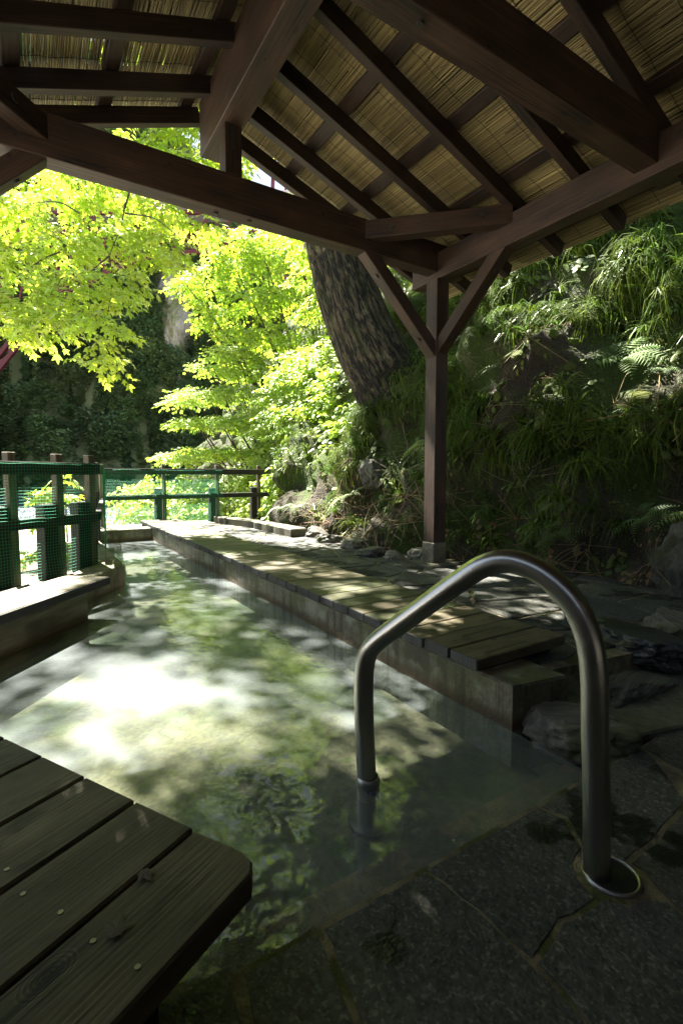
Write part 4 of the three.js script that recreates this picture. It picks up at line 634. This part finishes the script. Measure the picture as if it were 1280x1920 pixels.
{
  const tufts = [0, 1, 2, 3].map(() => bladeGeo(30, 0.3, 0.0052, 1.3)), L = [];
  for (let k = 0; k < 16000 && L.length < 2600; k++) { const z = rnd() < 0.72 ? rr(-5.6, 0.6) : rr(-13, -5.6), h = rr(0.15, 5.4); const dens = smooth(0.6, 1.25, h) * (0.3 + 1.7 * noise(z * 1.5, h * 1.5, 31)) + 0.06; if (rnd() < dens) L.push([z, h, rr(0.6, 1.25), rr(0.25, 0.8)]); }
  scatter('sedge', 'arching sedge and grass tufts hanging over the bank', tufts, grassMat, L);
  const broad = [sprayGeo(8, 0.16, 0.05, 1, 1.4), sprayGeo(9, 0.24, 0.085, 1, 1.1), sprayGeo(7, 0.2, 0.1, 1, 0.7, 0.5)], B = [], Fn = []; for (let k = 0; k < 150; k++) { const z = rr(-7, 0.6), h = rr(0.2, 5); if (noise(z * 1.3, h * 1.3, 15) > -0.05) Fn.push([z, h, rr(0.45, 0.95), rr(0.3, 0.7)]); } const fernLeaf = leafMat(0.1, 0.17, 0.02, 0.4); scatter('fern_growth', 'ferns growing among the sedge on the bank', [fernGeo(), fernGeo()], fernLeaf, Fn, 'ferns'); for (let k = 0; k < 3200; k++) { const z = rnd() < 0.6 ? rr(-5, 0.6) : rr(-13, -5), h = rr(0.05, 5.5); if (z < -6 || noise(z * 1.6, h * 1.6, 77) > -0.1) B.push([z, h, rr(0.4, 1.3), rr(0.2, 0.7)]); }
  scatter('ground_cover', 'small leafy ground cover on the bank', broad, leafMat(0.12, 0.185, 0.025, 0.45), B, 'ground cover');
  const mo = [0, 1].map(s => { const g = rockGeo(0.05, 0.026, 0.05, s + 2.2, 0.16, 3); const c = new Float32Array(g.attributes.position.count * 3); for (let i = 0; i < c.length; i += 3) { const w = 0.75 + 0.5 * Math.abs(noise(i * 0.37, s)); c[i] = 0.07 * w; c[i + 1] = 0.1 * w; c[i + 2] = 0.01 * w; } g.setAttribute('color', new THREE.BufferAttribute(c, 3)); return g; }), M = [];
  for (let k = 0; k < 420; k++) { const z = rr(-6, 1), h = rr(0.02, 2); if (noise(z * 2, h * 2, 51) > 0.05) M.push([z, h, rr(0.4, 1.6), 0.1]); };
  scatter('moss', 'cushions of yellow green moss low on the bank', mo, mossMat, M, 'moss');
  const tw = [0, 1].map(() => { const q = new MB(); for (let k = 0; k < 5; k++) { const a = rr(0, 6.28), l = rr(0.1, 0.34); q.tube([V(0, 0.01, 0), V(Math.cos(a) * l * 0.5, rr(0.01, 0.05), Math.sin(a) * l * 0.5), V(Math.cos(a) * l, rr(-0.03, 0.04), Math.sin(a) * l)], 0.0028, 4); } return q.geo(false); }), Tw = []; for (let k = 0; k < 260; k++) Tw.push([rr(-6, 0.6), rr(0, 1) * rr(0, 2.6), rr(0.6, 1.4), 0.1]);
  scatter('dead_twigs', 'dead stems and twigs strewn on the bank', tw, std({ color: lin(0.2, 0.15, 0.1), roughness: 0.9 }), Tw, 'twigs');
  const lit = new MB(); for (const s of [1]) { const ol = leafShape(0.05, 1, 1.3, 0.3); addLeaf(lit, V(0, 0.006, 0), 0, 0.1, 0.1, ol, V(0, 0.006, 0.02)); } const Lt = []; for (let k = 0; k < 900; k++) { const z = rr(-6, 0.5); Lt.push([z, rr(-0.05, 1) * rr(0, 1) + 0.02, rr(0.6, 1.5), 0.3]); }
  scatter('leaf_litter', 'dry brown leaf litter at the foot of the bank', [lit.geo(false)], std({ color: lin(0.16, 0.105, 0.06), roughness: 0.9, side: THREE.DoubleSide }), Lt, 'leaf litter');
}
// ferns
function fernGeo(f0 = 0, f1 = 9) { const m = new MB(); for (let f = f0; f < f1; f++) { const a = f / 9 * 6.28 + rr(-0.3, 0.3), L = rr(0.28, 0.42), d = V(Math.cos(a), 0, Math.sin(a)), s = V(-d.z, 0, d.x), N = 13; for (let k = 1; k <= N; k++) { const t = k / N, p = d.clone().multiplyScalar(L * t).setY(L * (0.75 * t - 0.85 * t * t)), w = L * 0.26 * Math.sin(Math.PI * Math.min(0.98, t * 0.85 + 0.12)); for (const q of [1, -1]) { const tip = p.clone().addScaledVector(s, q * w).addScaledVector(d, w * 0.4).add(V(0, -w * 0.25, 0)); m.tri(p.clone().addScaledVector(d, -0.007), p.clone().addScaledVector(d, 0.011), tip); } } } return m.geo(false); }
{ const fronds = Array.from({ length: 9 }, (_, f) => fernGeo(f, f + 1)); [[-2.2, 2.75, 'fern catching the sun on top of the grassy bank', 1], [-4.9, 0.55, 'fern above the kerb stones at the foot of the bank', 0.9], [-1.5, 0.5, 'dark fern low on the bank above the grey boulder', 0.8], [-3.9, 1.1, 'fern on the dark bank behind the post', 0.9]].forEach(([z, h, label, s]) => { const p = bankPoint(z, h), n = bankNormal(z, h); const o = thing('fern', label, 'fern', p.toArray()); for (const g of fronds) mesh('frond', g, leafShrub, o); o.quaternion.setFromUnitVectors(V(0, 1, 0), n.lerp(V(0, 1, 0), 0.5).normalize()); o.scale.setScalar(s); }); }
// fallen leaves
function fallen(label, x, y, z, len, col, yaw, lobes = 5) { const m = new MB(); addLeaf(m, V(0, 0.003, 0), 0, 0, 0, leafShape(len, lobes, 1, 0.05).map(p => p.setY(0.001 + Math.abs(p.y) * 0.12)), V(0, 0.002, len * 0.32)); const o = mesh('fallen_leaf', m.geo(false), std({ color: lin(...col), roughness: 0.7, side: THREE.DoubleSide })); o.position.set(x, y, z); o.rotation.y = yaw; return tag(o, label, 'leaf'); }
fallen('fresh green leaf lying on the slate behind the handrail', 1.87, 0.008, -0.74, 0.06, [0.16, 0.24, 0.03], 2);
fallen('yellow green leaf fallen on the bench planks near the far fence', 1.72, 0.183, -6.4, 0.09, [0.2, 0.26, 0.03], 1);
fallen('dry curled leaf on the footing beside the post', 3.02, 0.128, -2.98, 0.09, [0.34, 0.26, 0.16], 4, 1);

fallen('dark wet leaf stuck to the front plank of the entry deck', 0.072, 0.181, -0.735, 0.045, [0.085, 0.066, 0.045], 2.6, 5);
fallen('small dark wet leaf lying by the plank joint of the entry deck', 0.132, 0.181, -0.845, 0.036, [0.085, 0.066, 0.045], 0.3, 5);
// ---------------------------------------------------------------- far forest and bridge
{
  const cards = (n, shape) => { const m = new MB(); for (let k = 0; k < n; k++) { const [p, s] = shape(); const a = rr(0, 6.28), t = rr(-0.5, 0.9), e = new THREE.Euler(t, a, rr(-0.4, 0.4), 'YXZ'), x = V(1, 0, 0).applyEuler(e), z = V(0, 0, 1).applyEuler(e); const q = (i, j) => p.clone().addScaledVector(x, i * s).addScaledVector(z, j * s); m.tri(q(-0.5, -0.4), q(0.6, -0.3), q(0.1, 0.7)); m.tri(q(-0.6, 0.1), q(0.2, -0.6), q(0.5, 0.5)); } return m.geo(false); };
  const conifer = () => cards(700, () => { const t = Math.sqrt(rnd()), a = rr(0, 6.28), r = 2.1 * t * rr(0.3, 1) * (0.75 + 0.25 * Math.sin(t * 34)); return [V(Math.cos(a) * r, 11 * (1 - t), Math.sin(a) * r), rr(0.35, 0.6)]; });
  const broad = () => { const lob = Array.from({ length: 9 }, () => [V(rr(-2, 2), rr(2.2, 6), rr(-2, 2)), rr(1, 1.9)]); return cards(760, () => { const [c, r] = lob[Math.floor(rnd() * 9)], v = V(rr(-1, 1), rr(-0.6, 1), rr(-1, 1)).normalize().multiplyScalar(r * rr(0.75, 1.05)); return [c.clone().add(v), rr(0.3, 0.5)]; }); };
  const kinds = [[broad(), 0.6], [broad(), 0.62], [conifer(), 0.4], [conifer(), 0.4]];
  const g = new THREE.Group(); g.name = 'far_forest'; g.userData = { kind: 'stuff', label: 'dark shaded forest covering the far side of the gorge', category: 'forest' }; scene.add(g);
  const bk = kinds.map(() => []);
  for (let k = 0; k < 5200; k++) { const s = rr(-150, 70), h = rr(0, pl(hillTop, s)); if (cliffAt(s, h) > 0.12 + 0.1 * rnd()) continue; if (s > 20 && rnd() < 0.6) continue; const p = slopePoint(s, h); const i = noise(s * 0.06, h * 0.08, 12) > 0.05 ? 2 + (k & 1) : (k & 1); const sc = rr(0.55, 1.1); bk[i].push(new THREE.Matrix4().compose(p.add(V(0, -1.2, 0)), new THREE.Quaternion().setFromAxisAngle(V(0, 1, 0), rr(0, 6.28)), V(sc, sc * rr(0.85, 1.15), sc))); }
  const m = std({ color: lin(0.16, 0.25, 0.085), roughness: 0.9, side: THREE.DoubleSide });
  bk.forEach((b, k) => { const im = new THREE.InstancedMesh(kinds[k][0], m, b.length); im.name = 'trees'; const c = new THREE.Color(); b.forEach((q, j) => { im.setMatrixAt(j, q); const w = rr(0.55, 1.3) * (k > 1 ? 0.75 : 1); im.setColorAt(j, c.setRGB(w * rr(0.8, 1.15), w, w * rr(0.8, 1.3))); }); g.add(im); });
}
{ // red steel arch bridge across the gorge
  const D = 74, red = std({ color: lin(0.085, 0.008, 0.014), roughness: 0.6 }), pale = std({ color: lin(0.45, 0.4, 0.4), roughness: 0.7 });
  const P = (px, py, dd = 0) => at(px, py, D + dd);
  const b = thing('arch_bridge', 'red steel arch bridge crossing high over the gorge behind the leaves', 'bridge', P(300, 437).toArray()); const O = b.position;
  const arch = px => 447 + Math.pow(Math.abs(px - 360) / 420, 2.1) * 300;
  const bar = (name, p, q, w, m = red) => timber(name, p.clone().sub(O), q.clone().sub(O), w, w, m, b, V(0, 1, 0.01), 0.02);
  for (const dd of [0, 5]) {
    bar('chord', P(-260, 437, dd), P(640, 432, dd), 0.75); bar('chord', P(-260, 402, dd), P(640, 397, dd), 0.5);
    let prev = null;
    for (let px = -200; px <= 600; px += 44) { const a = P(px, arch(px), dd), a2 = P(px, arch(px) + 26, dd); if (prev) { bar('arch_rib', prev[0], a, 0.6); bar('arch_rib', prev[1], a2, 0.6); bar('brace', prev[0], a2, 0.3); } bar('column', a2, P(px, 437, dd), 0.4); bar('brace', P(px, 437, dd), P(px + 22, 402, dd), 0.28); bar('brace', P(px + 22, 402, dd), P(px + 44, 437, dd), 0.28); if (prev && arch(px) > 500) bar('brace', prev[0], P(px, 437, dd), 0.28); prev = [a, a2]; }
  }
  timber('deck', P(-260, 392, 2.5).sub(O), P(640, 387, 2.5).sub(O), 7.5, 0.8, pale, b);
  for (const px of [510, 534]) bar('lamp_post', P(px, 388), P(px + 3, 300), px < 520 ? 0.45 : 0.25);
}
scene.traverse(o => { if (o.isMesh) { o.castShadow = true; o.receiveShadow = true; } });
renderer.render(scene, camera);
